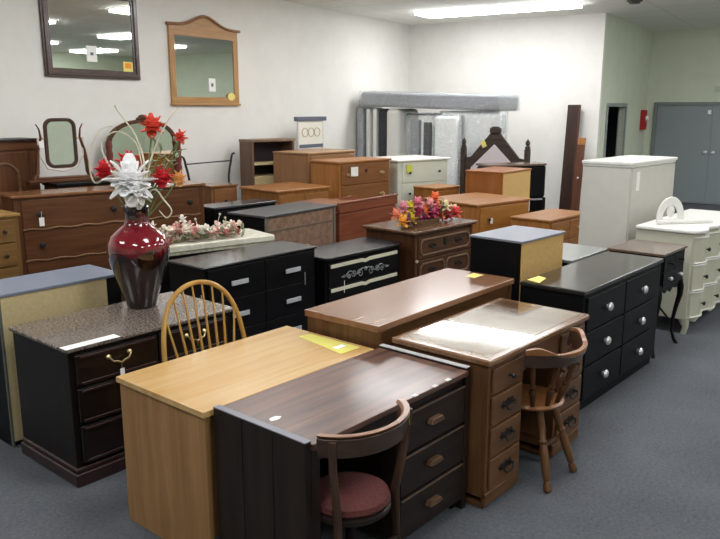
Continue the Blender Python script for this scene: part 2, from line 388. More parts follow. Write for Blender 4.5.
# dark stained desk
t = thing('dark_desk', 'dark stained wooden desk with three drawers and worn brown top', 'desk', (1.715, 1.728))
W_, D_, H_ = 1.06, .508, .70
bx('desk_top', DARKT('x'), t, .03, W_-.03, -.012, D_, H_-.033, H_-.008, .004)
for x0 in (0, W_-.03):
    sp = MB()
    for j in range(3): sp.box(x0, x0+.03, j*D_/3+.0015, (j+1)*D_/3-.0015, 0, H_)
    sp.build('side_panel', DARK('z'), t, .003)
MB().box(.0, .032, .0, D_, H_, H_+.004).build('edge_strip', plain('bluish_edge', '6f7078', .35), t, .001)  # bluish strip here, pale strip opposite, along the side panels' top edges
MB().box(W_-.032, W_, .0, D_, H_, H_+.004).build('edge_strip', plain('pale_edge', 'c9c9c8', .35), t, .001)
bx('back_panel', DARK('x'), t, .03, W_-.03, D_-.02, D_-.002, .1, H_-.033)
bx('desk_apron', DARK('x'), t, .03, .55, .02, .035, H_-.1, H_-.033)
bx('front_post', DARK('z'), t, .03, .075, .0, .03, 0, H_-.033)
bx('drawer_pedestal', DARK('z'), t, .55, W_-.03, .02, D_-.02, .05, H_-.033)
for k, (za, zb) in enumerate(((.445, .625), (.255, .435), (.06, .245))):
    d = bx('drawer', DARK('x'), t, .555, W_-.035, 0, .022, za, zb, .005)
    h_grip(d, .775, 0, (za+zb)/2+.01, wood('worn_grip', '8a6a50', '5c4334', 'x', .35), .10)
    MB().box(.56, W_-.04, -.003, .0, zb-.01, zb-.004).build('worn_edge', plain('worn_brown_edge', '6d5545', .4), d)
for x in (.58, W_-.05):
    for y in (.05, D_-.05): MB().lathe([(.0, -.01), (.022, -.012), (.022, .012), (0, .01)], (x, y, .024), 14, 'x').build('caster', BLKM, t)
for x, y, a in ((.1, .26, .4),): MB().prism([(x+.03*math.cos(a+PI*k/5)*(1 if k % 2 else .8), y+.016*math.sin(a+PI*k/5)) for k in range(10)], .0008, 'xy', H_-.008).build('paper_scrap', PAPER, t, 0, 'torn white paper scrap')
for x in (.52, .62, .76, .86): MB().box(x, x+.03, -.014, .004, H_-.01, H_-.0065).build('worn_chip', plain('worn_chip', 'd8d4cf', .5), t, 0, 'pale worn chip on the front edge')

# walnut desk with glass sheet
t = thing('glass_topped_desk', 'walnut kneehole desk with glass-covered top and drawers with dark pulls', 'desk', (2.80, 1.645))
W_, D_, H_ = 1.0, .545, .745
bx('desk_top', WALT('x'), t, -.02, W_+.02, -.02, D_, H_-.03, H_, .009)
bx('glass_sheet', clear('glass_sheet', 'fdfefc', .045, .02), t, .025, W_-.025, .02, D_-.04, H_+.001, H_+.006, .0)
L1, L2 = .32, .68
for x0, x1 in ((0, L1), (L2, W_)):
    bx('pedestal', WAL('z'), t, x0, x1, 0, D_-.01, .06, H_-.03)
    MB().box(x0+.01, x1-.01, .012, D_-.02, 0, .03).box(x0, x1, -.006, .02, .022, .085).build('plinth', WAL('x'), t, .006)
    for k, (za, zb) in enumerate(((.575, .695), (.42, .56), (.265, .405), (.1, .25))):
        d = bx('drawer', WAL('x'), t, x0+.022, x1-.022, -.014, .0, za, zb, .006)
        if k == 0: h_knob(d, (x0+x1)/2, -.014, (za+zb)/2, IRON, .013)
        else: h_bail(d, (x0+x1)/2, -.014, (za+zb)/2+.008, IRON, .085, .028)
MB().prism([(L1, H_-.03), (L2, H_-.03), (L2, .6), (L2-.05, .615), (L1+.05, .615), (L1, .6)], .02, 'xz', 0).build('drawer_apron', WAL('x'), t, .003)
bx('back_panel', WAL('x'), t, L1, L2, D_-.04, D_-.025, .2, H_-.03)

# long walnut desk behind it
t = thing('walnut_table', 'long plain walnut desk with polished top behind the glass-topped desk', 'desk', (2.735, 2.235), 1)
W_, D_, H_ = 1.38, .50, .80
bx('desk_top', wood('polished_walnut', 'a97c5c', '906347', 'x', .22, .4, .7), t, 0, W_, 0, D_, H_-.035, H_, .004)
bx('modesty_panel', WAL('x'), t, .03, W_-.03, .02, .04, .15, H_-.035)
for x0 in (.012, W_-.037): bx('side_panel', WAL('z'), t, x0, x0+.025, .01, D_-.01, 0, H_-.035)
for x0 in (.037, W_-.44):
    bx('drawer_pedestal', WAL('z'), t, x0, x0+.4, .04, D_-.02, .08, H_-.035)
    for k in range(3):
        d = bx('drawer', WAL('x'), t, x0+.01, x0+.39, D_-.02, D_-.005, .1+k*.22, .1+k*.22+.2)
        MB().lathe([(.008, 0), (.008, .012), (.016, .02), (.008, .028)], (x0+.2, D_-.005, .2+k*.22), 12, 'y').build('knob', BRASS, d)
MB().prism([(W_-.15, .2), (W_-.04, .2), (W_-.03, .28), (W_-.14, .27)], .001, 'xy', H_).build('price_note', YEL, t, 0, 'pale yellow price note')

# ------------------------------------------------------------------ right row
def k_cup(d, x, y, z, m): h_cup(d, x, y, z, m, .031)
t = chest('black_dresser', 'black six-drawer dresser with round silver knobs beside the walnut desk', 'dresser', (4.12, 1.80), 0, 1.30, .42, .79,
      GLOSSB, GLOSSB, plain('black_satin_top', '23231f', .2, coat=.4, bscale=8), [(1, 2, [.475, .475])]*3, k_cup, CHROME, base_h=.07, top_t=.03, over=.012, gap=.014)
MB().prism([(.02, .3), (.17, .33), (.2, .4), (.05, .4)], .001, 'xy', .79).build('price_note', YEL, t, 0, 'pale yellow price note')
t['label'] = 'black six-drawer dresser with round silver knobs, right of the walnut desk'

t = thing('black_nightstand', 'black cabinet with grey top and bare tan back panel behind the black dresser', 'cabinet', (4.31, 2.32), -2)
bx('body', BLK, t, 0, .57, .012, .40, 0, .985, .003)
bx('top', plain('grey_blue_top', '7b808a', .4, bscale=6), t, -.006, .576, -.004, .41, .985, 1.0, .003)
bx('back_panel', FIBRE2, t, .008, .562, .004, .012, .03, .985, .001)
for k in range(3):
    d = bx('drawer', BLK, t, .02, .55, .40, .415, .06+k*.31, .06+k*.31+.29)
    MB().lathe([(.008, 0), (.008, .012), (.018, .02), (.01, .03)], (.285, .415, .2+k*.31), 12, 'y').build('knob', CHROME, d)

chest('grey_topped_cabinet', 'low dark cabinet with plain grey top between black dresser and white armoire', 'cabinet', (4.98, 2.29), 0, .62, .36, .78,
      BLK, BLK, plain('dull_grey_top', '8d908d', .3, coat=.4, bscale=6), [(1, 1), (1, 1)], h_knob, CHROME)

# side table with cabriole legs
t = thing('vanity_table', 'small dark side table with brown top, silver knobs and curved legs', 'side table', (5.53, 1.83))
W_, D_, H_ = .49, .42, .80
bx('table_top', wood('brown_worn_top', '8a7362', '6d5648', 'x', .25, .4), t, -.015, W_+.015, -.015, D_, H_-.022, H_, .006)
bx('body', BLK, t, 0, W_, 0, D_-.01, .53, H_-.022, .003)
for i in range(2):
    for k in range(2):
        d = bx('drawer', BLK, t, .015+i*.222, .23+i*.222, -.012, 0, .545+k*.115, .65+k*.115)
        h_cup(d, .12+i*.222, -.012, .6+k*.115, CHROME, .017) if k == 0 else h_knob(d, .12+i*.222, -.012, .715, BLKM, .01)
for sx, x in ((-1, .03), (1, W_-.03)):
    for sy, y in ((-1, .03), (1, D_-.05)):
        pts = [(x+sx*o, y+sy*o*.7, z) for z, o in ((.58, 0), (.54, .012), (.47, .03), (.4, .03), (.3, .008), (.2, -.008), (.1, -.006), (.04, .012), (.0, .035))]
        MB().tube(pts, [.03, .03, .027, .022, .017, .014, .012, .013, .016], 10).build('leg', BLKM, t)
MB().prism([(0, .53), (.05, .53), (.12, .48), (.2, .5), (W_/2, .47), (W_-.2, .5), (W_-.12, .48), (W_-.05, .53), (W_, .53)], .015, 'xz', .003).build('scalloped_apron', BLK, t, .003)
MB().tube([(.05, .06, .2), (.16, .12, .34), (W_-.16, .24, .34), (W_-.05, D_-.09, .2)], .009, 8).build('stretcher', BLKM, t)
MB().tube([(.05, D_-.09, .2), (.16, .26, .33), (W_-.16, .12, .33), (W_-.05, .06, .2)], .009, 8).build('stretcher', BLKM, t)

# cream french dresser with serpentine front
t = thing('cream_serpentine_dresser', 'cream French style dresser with bowed drawer fronts at the right edge', 'dresser', (6.28, 1.86), 0)
W_, D_, H_ = 1.35, .46, .88
def serp(x): # bow of the front
    return -.022*(1-math.cos(2*PI*(x+.02)/.345)) - .012*math.sin(PI*x/W_)
xs = [W_*k/48 for k in range(49)]
MB().prism([(x, serp(x)+.0) for x in xs] + [(W_, D_), (0, D_)], H_-.03-.13, 'xy', .13).build('body', CREAM, t, .004)
MB().prism([(-.02, -.02)] + [(-.02 + (W_+.04)*k/48, serp(xs[k])-.03) for k in range(1, 48)] + [(W_+.02, -.02), (W_+.02, D_), (-.02, D_)], .03, 'xy', H_-.03).build('top', WHITEP, t, .01)
for k in range(3):
    za = .15 + k*.228; zb = za + .212
    xa, xb = .02, W_-.02
    s_ = [xa+(xb-xa)*q/48 for q in range(49)]
    d = MB().prism([(x, serp(x)-.02) for x in s_] + [(x, serp(x)+.004) for x in reversed(s_)], zb-za, 'xy', za).build('drawer', CREAM, t, .006)
    for zz in (za-.006, zb-.008): MB().prism([(x, serp(x)-.032) for x in s_] + [(x, serp(x)+.002) for x in reversed(s_)], .012, 'xy', zz).build('drawer_molding', WHITEP, d, .004)
    for x in (.165, .51, .855, 1.2): h_knob(d, x, serp(x)-.02, (za+zb)/2, IRON, .018)
for x in (.05, W_-.05):
    for y in (.04, D_-.05): MB().tube([(x, y, .18), (x, y-.02, .12), (x+.0, y-.035, .06), (x, y-.02, .0)], [.05, .045, .025, .022], 12).build('leg', CREAM, t)
MB().prism([(0, .14), (W_, .14)] + [(W_ - W_*q/24, .1 + .028*math.cos(2*PI*q/8)) for q in range(1, 24)], .02, 'xz', -.02).build('scalloped_apron', CREAM, t, .003)

# small white arched frame lying on the cream dresser
t = thing('white_arched_frame', 'small white arched carved frame lying on the cream dresser', 'frame', (6.40, 2.20, .881), -38)
t.scale = (.85, .85, 1.25)
ar = lambda r, c=.0: [(.2 + r*math.cos(PI*k/16), c + r*math.sin(PI*k/16)) for k in range(17)]
MB().ring(ar(.15)+[(.05, -.03), (.35, -.03)], ar(.09)+[(.11, .0), (.29, .0)], .03, 'xz', .06).build('arch', WHITEP, t, .006).location.z = .03
MB().prism([(0, 0), (.62, -.02), (.66, .05), (.6, .11), (.08, .12)], .022, 'xy', 0).build('frame_base', WHITEP, t, .006)
MB().ball((.2, .075, .08), .045, 2, (1, .3, 1)).build('carved_shell', WHITEP, t)

# tall white armoire
t = thing('white_armoire', 'tall white armoire with tag on its front, behind the black dresser', 'armoire', (6.62, 2.53), -2)
W_, D_, H_ = 1.02, .46, 1.375
bx('body', plain('armoire_white', 'cbc8bf', .5, bscale=10), t, 0, W_, 0, D_, .05, H_-.045, .004)
MB().box(-.02, W_+.02, -.02, D_+.005, H_-.03, H_).box(-.01, W_+.01, -.01, D_, H_-.05, H_-.03).build('cornice', WHITEP, t, .008)
bx('plinth', WHITEP, t, .01, W_-.01, .01, D_-.01, 0, .05)
d = bx('door', plain('armoire_white', 'dcdad6', .45), t, .012, W_-.012, -.012, 0, .08, H_-.06, .004)
h_knob(d, W_-.06, -.012, .7, CHROME, .014)
tag_part(t, .13, -.014, 1.2, PAPER, .07, .17, 'paper_tag')

# dark oak low dresser, oak dressers right of centre
def k_r(d, x, y, z, m): h_knob(d, x, y, z, m, .017)
chest('low_oak_dresser', 'low honey oak dresser with two drawer columns beside the white armoire', 'dresser', (6.97, 3.46), -2, .84, .45, .73,
      PINE('z'), PINE('x'), PINE('x'), [(1, 2), (1, 2), (1, 2)], h_bail, BRASS, hargs=dict(wdt=.07, drop=.02), base_h=.07)
t = chest('oak_dresser', 'honey oak dresser with round knobs behind the flower basket chest', 'dresser', (6.77, 4.19), -9, .88, .80, .85,
      PINE('z'), wood('honey_oak_front', 'c48a48', 'b07434', 'x', .35, .3), PINE('x'), [(1.2, 1), (1, 1), (1, 1)], k_r, IRON, nh=2, over=.02)
tag_part(t, .2, -.03, .66, PAPER, .04, .06)
chest('small_orange_chest', 'small orange pine chest just behind the honey oak dresser', 'chest', (7.56, 5.28), -5, .46, .36, .885,
      PINE('z'), PINE('x'), PINE('x'), [(1, 1), (1, 1), (1, 1)], k_r, IRON)
t = thing('box_cabinet', 'boxy cabinet with orange side and bare tan back beneath the dark headboard', 'cabinet', (7.97, 4.58), 3)
bx('body', wood('orange_wood_side', 'bf7d45', 'a9652f', 'z', .4, .2), t, 0, .74, .012, .52, 0, 1.07, .003)
bx('back_panel', FIBRE2, t, .0, .74, 0, .012, .02, 1.07, .002)
bx('top', wood('orange_wood_side', 'bf7d45', 'a9652f', 'x', .4, .2), t, -.01, .75, -.01, .53, 1.07, 1.09, .004)
for i in range(2):
    d = bx('door', PINE('z'), t, .02+i*.355, .365+i*.355, .52, .536, .05, 1.0)
    MB().lathe([(.008, 0), (.008, .012), (.018, .02), (.01, .03)], (.33+i*.09, .536, .6), 12, 'y').build('knob', IRON, d)
t = thing('black_console', 'black rounded console with brown top, right of the boxy tan-backed cabinet', 'console', (8.74, 5.26), -30)
MB().prism([(0, 0), (.88, 0), (.92, .05), (.92, .34), (0, .34)], .44, 'xy', .63).build('body', BLK, t, .03)
MB().prism([(-.01, -.012), (.88, -.012), (.93, .045), (.93, .35), (-.01, .35)], .03, 'xy', 1.07).build('top', wood('brown_worn_top', '8a7362', '6d5648', 'x', .25, .4), t, .008)
bx('shelf', BLK, t, .02, .9, .02, .32, .3, .33); bx('plinth', BLK, t, 0, .92, 0, .34, 0, .08)
for x in (.0, .86): bx('side_panel', BLK, t, x, x+.06, .02, .32, .08, .63)
bx('shelf_edge', plain('pale_shelf_edge', '9a9da0', .4), t, .06, .86, .0, .02, .6, .62)

# long boards leaning against the end wall
def board(name, label, r, tt, L, wdt, th, mat, lean, tilt, group=None, nmark=0):
    o = thing(name, label, 'board', room(r, tt, 0), 8.7)
    b_ = MB().box(-th/2, th/2, -wdt/2, wdt/2, 0, L).build('plank', mat, o, .005)
    b_.rotation_euler = (R(tilt), R(lean), 0)
    return o, b_
DB = wood('dark_brown_rail', '4a3329', '352119', 'z', .4, .3)
o, b_ = board('bed_rail', 'wide dark brown board leaning on the white end wall, tallest', 12.2, 3.645, 1.90, .21, .035, DB, 6, 0)
MB().box(-.025, -.015, -.105, -.08, 0, 1.90).build('edge_strip', wood('red_brown_rail', '7d5038', '5f3826', 'z', .4, .3), b_, .002)
o, b_ = board('bed_rail', 'shorter reddish brown board leaning beside the tall dark one', 12.1, 3.455, 1.38, .12, .03, wood('red_brown_rail', '6b4231', '51301f', 'z', .4, .3), 7, 0)
MB().box(-.02, .02, -.061, .061, 1.27, 1.381).build('end_cap', PINE('z'), b_, .003)
MB().lathe([(.018, -.03), (.016, -.036), (.005, -.04)], (0, .0, .74), 12, 'x').build('bracket', CHROME, b_)

# ------------------------------------------------------------------ mattresses
GM = speckle('grey_ticking', '94969a', 'a6a8ac', 30, .7, bump=.1)
WM = speckle('white_quilting', 'e6e6e4', 'f4f4f2', 25, .6, bump=.3)
PL = clear('clear_plastic_wrap', 'fcfeff', .10, .12, .9, 7)
def mattress(name, label, mat, r0, r1, t0, t1, z0, z1, lean=0, wrap=None, group=None, bev=.05):
    c = room((r0+r1)/2, (t0+t1)/2, 0)
    o = thing(name, label, 'mattress', (c.x, c.y, z0), 8.7, group)
    dr, dt, h = (r1-r0)/2, (t1-t0)/2, z1-z0
    a = MB().box(-dr, dr, -dt, dt, 0, h).build('cover', mat, o, bev, segs=5); a.rotation_euler = (0, R(lean), 0)
    if wrap:
        m = MB(); m.box(-dr-.012, dr+.012, -dt-.012, dt+.012, -.0, h+.012)
        bmesh.ops.subdivide_edges(m.bm, edges=m.bm.edges[:], cuts=14, use_grid_fill=True)
        rr = random.Random(len(label))
        for v in m.bm.verts:
            if v.co.z > .02: v.co += Vector((rr.uniform(-.012, .012), rr.uniform(-.012, .012), rr.uniform(-.008, .01)))
        q = m.build('plastic_wrap', wrap, o, 0, smooth=180); q.rotation_euler = (0, R(lean), 0)
    return o
mattress('boxed_mattress', 'grey mattress lying across the top of the upright mattresses', GM, 10.56, 11.4, 4.22, 6.6, 1.83, 2.06, 0, PL).rotation_euler[0] = R(1.8)
mattress('mattress', 'large white quilted mattress in clear plastic standing behind the carved headboard', WM, 10.62, 10.87, 4.2, 5.18, 0.0, 1.78, 0, PL)
mattress('mattress', 'second clear-wrapped white mattress in front of the large quilted one', WM, 10.38, 10.55, 4.77, 5.17, 0.0, 1.72, 0, PL)
mattress('mattress', 'narrow white mattress standing on end in the middle of the mattress stack', plain('mattress_white', 'e2e0da', .6), 10.55, 11.3, 5.88, 6.12, 0, 1.83, 0, None, None, .08)
mattress('box_spring', 'dark box spring standing on end beside the thin white boards', speckle('charcoal_ticking', '2f3033', '3d3e42', 30, .8), 10.65, 11.35, 6.15, 6.30, 0, 1.80, 0, None, None, .02)
tagged(bpy.data.objects['box_spring'], bpy.data.objects['box_spring']['label'], 'box spring')
for k, (a, lab) in enumerate(((6.365, 'thin white slab standing upright, right of a similar white slab'), (6.49, 'thin white slab standing upright, next to the grey slab by the wall'))):
    o = MB().box(-.35, .35, -.035, .035, 0, 1.83).build('white_slab', plain('slab_white', 'e4e4e0', .6), None, .01)
    o.location = room(10.98, a); o.rotation_euler = (0, 0, YAW); tagged(o, lab, 'slab')
o = MB().box(-.35, .35, -.06, .06, 0, 1.84).build('grey_slab', GM, None, .03); o.location = room(10.96, 6.64); o.rotation_euler = (0, 0, YAW)
tagged(o, 'upright grey padded slab nearest the left wall, left of the white slabs', 'mattress')
# wrapped dark frames bundled with the mattresses
o = thing('wrapped_bed_frame', 'dark and green bed frame pieces bundled in clear plastic among the mattresses', 'bed frame', room(10.78, 5.54, 0), 8.7)
for k, (a, wd, h, mt) in enumerate(((.12, .16, 1.66, GM), (-.08, .12, 1.62, plain('frame_dark', '55585c', .5)), (-.24, .13, 1.58, plain('frame_teal', '8fa29c', .5)))):
    MB().box(-.1+.03*k, .0+.03*k, a-wd/2, a+wd/2, 0, h).build('side_rail', mt, o, .02)
m = MB().box(-.13, .12, -.31, .27, 0, 1.74)
bmesh.ops.subdivide_edges(m.bm, edges=m.bm.edges[:], cuts=12, use_grid_fill=True)
rr = random.Random(3)
for v in m.bm.verts:
    if v.co.z > .02: v.co += Vector((rr.uniform(-.015, .015), rr.uniform(-.02, .02), rr.uniform(-.02, .03)))
m.build('plastic_wrap', PL, o, 0, smooth=180)

# dark carved headboard with a pale diamond panel (faces the room)
o = thing('headboard', 'dark carved peaked headboard with pale upholstered panel before the mattresses', 'headboard', room(10.37, 4.17, 0), 8.7)
HB = wood('espresso', '5e4f49', '41352f', 'y', .35, .3)
w2 = .47
out = [(-w2, .35), (w2, .35), (w2, 1.27), (w2-.12, 1.2), (w2-.3, 1.38), (.07, 1.50), (0, 1.54), (-.07, 1.50), (-w2+.3, 1.38), (-w2+.12, 1.2), (-w2, 1.27)]
out = [(-w2, .35), (w2, .35), (w2, 1.12), (w2-.1, 1.14), (.06, 1.5), (-.06, 1.5), (-w2+.1, 1.14), (-w2, 1.12)]
MB().prism(out, .05, 'yz', -.02).build('panel_frame', HB, o, .008)
MB().prism([(-.36, .45), (.36, .45), (.36, .98), (0, 1.33), (-.36, .98)], -.022, 'yz', -.02).build('upholstered_panel', plain('pale_upholstery', 'd3c8cb', .8), o, .01)
for s in (-1, 1):
    y = s*(w2+.02)
    MB().box(-.04, .04, y-.035, y+.035, 0, 1.27).build('post', HB, o, .006)
    MB().lathe([(.03, 1.27), (.04, 1.285), (.04, 1.30), (.018, 1.315), (.034, 1.345), (.03, 1.37), (.008, 1.40), (.0, 1.42)], (0, y, 0), 14).build('finial', HB, o)
MB().box(-.05, .04, -.075, .075, 1.49, 1.56).box(-.04, .03, -.05, .05, 1.56, 1.58).build('crest', HB, o, .006)
MB().obox(Vector((-.026, .17, 1.33)), (.004, .07, .10), Matrix.Rotation(R(-25), 3, 'X')).build('price_tag', YEL, o)

# ------------------------------------------------------------------ chairs
def ring_arc(cx, cy, r, a0, a1, n=18, sy=1): return [(cx+r*math.cos(R(a0+(a1-a0)*k/n)), cy+sy*r*math.sin(R(a0+(a1-a0)*k/n))) for k in range(n+1)]
def band(m, cx, cy, ri, ro, a0, a1, z0, z1, n=20, sy=1, crest=None, lean=0):
    """curved rail: a bent bar seen from above as an arc"""
    rows = []
    for k in range(n+1):
        u = k/n; a = R(a0+(a1-a0)*u); c, s_ = math.cos(a), math.sin(a)
        zt = z1 + (crest(u) if crest else 0)
        L = lean
        rows.append([m.bm.verts.new((cx+(rr+l)*c, cy+sy*(rr+l)*s_, z)) for rr, z, l in ((ri, z0, 0), (ro, z0, 0), (ro, zt, L), (ri, zt, L))])
    fs = []
    for a, b in zip(rows, rows[1:]):
        for k in range(4): fs.append(m.bm.faces.new((a[k], a[(k+1) % 4], b[(k+1) % 4], b[k])))
    fs.append(m.bm.faces.new(rows[0])); fs.append(m.bm.faces.new(rows[-1]))
    bmesh.ops.recalc_face_normals(m.bm, faces=fs); return m
def turned(m, p0, p1, prof, seg=12):
    """turned spindle from p0 to p1; prof = (radius, fraction)"""
    p0, p1 = Vector(p0), Vector(p1)
    m.tube([p0.lerp(p1, f) for r, f in prof], [r for r, f in prof], seg); return m
LEG = [(.012, 0), (.02, .02), (.02, .1), (.013, .13), (.018, .17), (.022, .3), (.021, .5), (.014, .56), (.022, .6), (.014, .64), (.02, .75), (.016, 1)]
SPIN = [(.009, 0), (.012, .1), (.017, .28), (.02, .38), (.011, .44), (.017, .5), (.011, .56), (.013, .85), (.011, 1)]

# red-seated captain's chair tucked under the dark desk
t = thing('captains_chair', 'dark wooden chair with curved back rail and round red cushion', 'chair', (1.965, 1.725), -3)
CH = DARK('z'); CHX = wood('chair_brown', '5d4030', '3b281e', 'x', .35, .4)
r_ = .225
band(MB(), 0, .02, r_-.012, r_+.012, 199, 343, .655, .73, 28, .85, lean=.012).build('back_rail', CHX, t, .004)
band(MB(), 0, .02, r_-.014, r_+.013, 199, 343, .73, .742, 28, .85, lean=.012).build('rail_cap', wood('rubbed_brown', 'b98560', '8c5c3c', 'x', .3, .4), t, .003, 'rubbed light brown top edge')
for a in (214, 326):
    c, s_ = math.cos(R(a)), math.sin(R(a))
    MB().tube([(c*(r_+.022), .02+s_*(r_*.85+.022), .725), (c*(r_+.01), .02+s_*(r_*.85+.01), .6), (c*.19, .02+s_*.17, .40), (c*.195, .02+s_*.18, .2), (c*.21, .02+s_*.2, 0)], [.017, .018, .02, .018, .015], 8, .7).build('rear_leg', wood('worn_post', '6a5040', '46342a', 'z', .35, .3), t)
for a in (50, 130):
    c, s_ = math.cos(R(a)), math.sin(R(a))
    turned(MB(), (c*.19, s_*.18, 0), (c*.14, s_*.13, .37), LEG).build('front_leg', CH, t)
MB().lathe([(.0, .355), (.145, .355), (.161, .37), (.161, .385), (.15, .392), (0, .392)], (-.012, .01, 0), 36).build('seat', CH, t)
MB().lathe([(.0, .39), (.146, .39), (.159, .405), (.153, .424), (.12, .436), (.0, .442)], (-.012, .01, 0), 36).build('cushion', speckle('red_tweed', '451a18', '62302c', 160, .9, bump=.3), t)
MB().tube([(-.16, -.09, .2), (.16, -.09, .2)], .01, 8).build('stretcher', CH, t)
MB().obox(Vector((r_*math.cos(R(318))*1.1, .02+r_*.85*math.sin(R(318))*1.1, .70)), (.028, .003, .05), Matrix.Rotation(R(42), 3, 'Z')).build('price_tag', plain('olive_tag', 'b0a23c', .7), t)

# turned spindle chair at the glass-topped desk
t = thing('spindle_chair', 'turned brown wooden chair with curved crest rail and saddle seat', 'chair', (3.30, 1.69), 0)
SC = WALD('z'); SEAT = wood('warm_seat', 'b47a4a', '8a5832', 'y', .3, .4)
MB().lathe([(.0, .385), (.135, .385), (.162, .396), (.167, .406), (.155, .416), (.1, .411), (0, .409)], (0, 0, 0), 36, sx=1, sy=1).build('seat', SEAT, t)
cre = lambda u: .028*math.cos((u-.5)*2*PI*1.0)*0 + .03*math.exp(-((u-.1)/.12)**2) + .03*math.exp(-((u-.9)/.12)**2) - .03*math.exp(-((u-.5)/.3)**2)
band(MB(), 0, .02, .238, .257, 203, 337, .645, .715, 30, crest=cre, lean=.02).build('crest_rail', CHX, t, .005)
cre2 = lambda u: cre(u)+.006
m = MB(); rows = []
band(m, 0, .02, .256, .279, 204, 336, .713, .716, 30, crest=cre2).build('crest_edge', SEAT, t, .002, 'worn light edge of the crest rail')
for a in (212, 241, 270, 299, 328):
    c, s_ = math.cos(R(a)), math.sin(R(a))
    turned(MB(), (c*.14, s_*.14, .40), (c*.248, .02+s_*.248, .66), SPIN).build('spindle', SC, t)
for a in (52, 128, 232, 308):
    c, s_ = math.cos(R(a)), math.sin(R(a))
    turned(MB(), (c*.235, s_*.245, 0), (c*.11, s_*.11, .39), LEG).build('leg', WAL('z'), t)
for y in (-.125, .125): turned(MB(), (-.11, y, .2), (.11, y, .2), [(.007, 0), (.012, .5), (.007, 1)], 8).build('stretcher', SC, t)
turned(MB(), (0, -.125, .2), (0, .125, .2), [(.007, 0), (.012, .5), (.007, 1)], 8).build('stretcher', SC, t)
tag_part(t, .235, -.14, .62, PAPER, .03, .07, string=.03)

# bow-back windsor chair behind the oak desk
t = thing('windsor_chair', 'light oak bow-back spindle chair tucked behind the light oak desk', 'chair', (2.235, 2.78), 172)
GO = wood('golden_oak', 'e3b564', 'c89443', 'z', .3, .4)
# in its own frame the chair faces +y, back at -y
bow = []
for k in range(41):
    a = PI*k/40; z = .44 + .54*math.sin(a)**.62; x = -.235*math.cos(a)*(1+.12*math.sin(a)**2); 
    bow.append((x*(1.0), -.165-.11*(z-.44)/.54, z))
MB().tube(bow, .0125, 10).build('bow', GO, t)
for k in range(8):
    u = -1+2*(k+.5)/8; xt = .222*u; 
    zt = .44+.54*max(.0, 1-(abs(xt)/.262)**2.4)**.5 - .006
    turned(MB(), (.15*u, -.16, .44), (xt, -.165-.11*(zt-.44)/.54, zt), [(.007, 0), (.0085, .25), (.006, .7), (.005, 1)], 8).build('spindle', GO, t)
MB().lathe([(.0, .405), (.16, .405), (.2, .42), (.205, .435), (.19, .447), (0, .438)], (0, 0, 0), 32, sx=1.02, sy=.95).build('seat', GO, t)
for sx in (-1, 1):
    for sy in (-1, 1): turned(MB(), (sx*.2, sy*.18, 0), (sx*.12, sy*.12, .41), LEG).build('leg', GO, t)
tag_part(t, -.02, -.262, .86, PAPER, .02, .045, string=.03)

# ------------------------------------------------------------------ second row
t = thing('marble_topped_dresser', 'near-black dresser with brown speckled stone top and gold drawer pulls', 'dresser', (1.69, 3.31))
W_, D_, H_ = 1.0, .57, .72
NB = wood('near_black_cherry', '2a1c19', '1a1211', 'x', .28, .5)
NBZ = wood('near_black_cherry', '211817', '161011', 'z', .35, .3)
bx('body', NBZ, t, 0, W_, 0, D_, .09, H_-.025)
bx('stone_top', speckle('brown_granite', '3a322d', '8d8076', 75, .22, .12, pos=(.36, .66), detail=4), t, -.02, W_+.02, -.03, D_+.01, H_-.022, H_, .008)
MB().box(-.02, W_+.02, -.03, D_, 0, .07).box(-.01, W_+.01, -.018, D_, .07, .095).build('plinth', wood('plinth_cherry', '4a2c28', '2c1b19', 'x', .3, .4), t, .01)
for k, (za, zb) in enumerate(((.52, .675), (.325, .5), (.115, .305))):
    for j in range(2):
        xa = .03+j*.475; xb = xa+.465
        d = bx('drawer', NB, t, xa, xb, -.016, .003, za, zb, .005)
        for zz in ((zb-.01), (za+.012)): MB().box(xa+.02, xb-.02, -.026, -.016, zz-.012, zz+.004).build('drawer_molding', wood('plinth_cherry', '4a2c28', '2c1b19', 'x', .3, .4), d, .004)
        if k == 0:
            m = MB(); cx = (xa+xb)/2; cz = (za+zb)/2+.01
            for sx in (-1, 1):
                m.lathe([(.014, -.016), (.014, -.022), (.006, -.03), (.002, -.036)], (cx+sx*.06, 0, cz+.018), 12, 'y')
                m.tube([(cx+sx*.06, -.032, cz+.018), (cx+sx*.045, -.038, cz-.004), (cx+sx*.02, -.04, cz-.008), (cx, -.04, cz-.02)], .0055, 8)
            m.tube([(cx, -.04, cz-.02), (cx, -.038, cz-.05)], .004, 8)
            m.build('pull_handle', BRASS, d)
            if j == 0: MB().box(cx-.012, cx+.012, -.042, -.04, cz-.115, cz-.05).build('price_tag', PAPER, d)
MB().box(-.022, .27, -.032, .03, H_, H_+.0015).build('white_strip', PAPER, t, 0, 'white paper strip taped on the front edge')

t = thing('grey_topped_chest', 'dark cabinet with slate-blue top and bare tan back against the stone-topped dresser', 'cabinet', (1.675, 3.985))
bx('body', BLK, t, 0, .74, .012, .36, 0, .855)
bx('back_panel', FIBRE, t, .012, .64, .0, .012, .03, .855, .001)
bx('edge_board', plain('grey_green_edge', '5d6058', .5), t, 0, .012, -.004, .012, 0, .855, .001)
bx('top', plain('slate_blue_top', '747c8c', .4, coat=.2, bscale=5), t, -.012, .75, -.008, .38, .855, .872)
for k in range(3):
    d = bx('drawer', BLK, t, .02, .72, .36, .375, .04+k*.27, .29+k*.27)
    MB().lathe([(.008, 0), (.008, .012), (.018, .02), (.01, .03)], (.37, .375, .17+k*.27), 12, 'y').build('knob', CHROME, d)

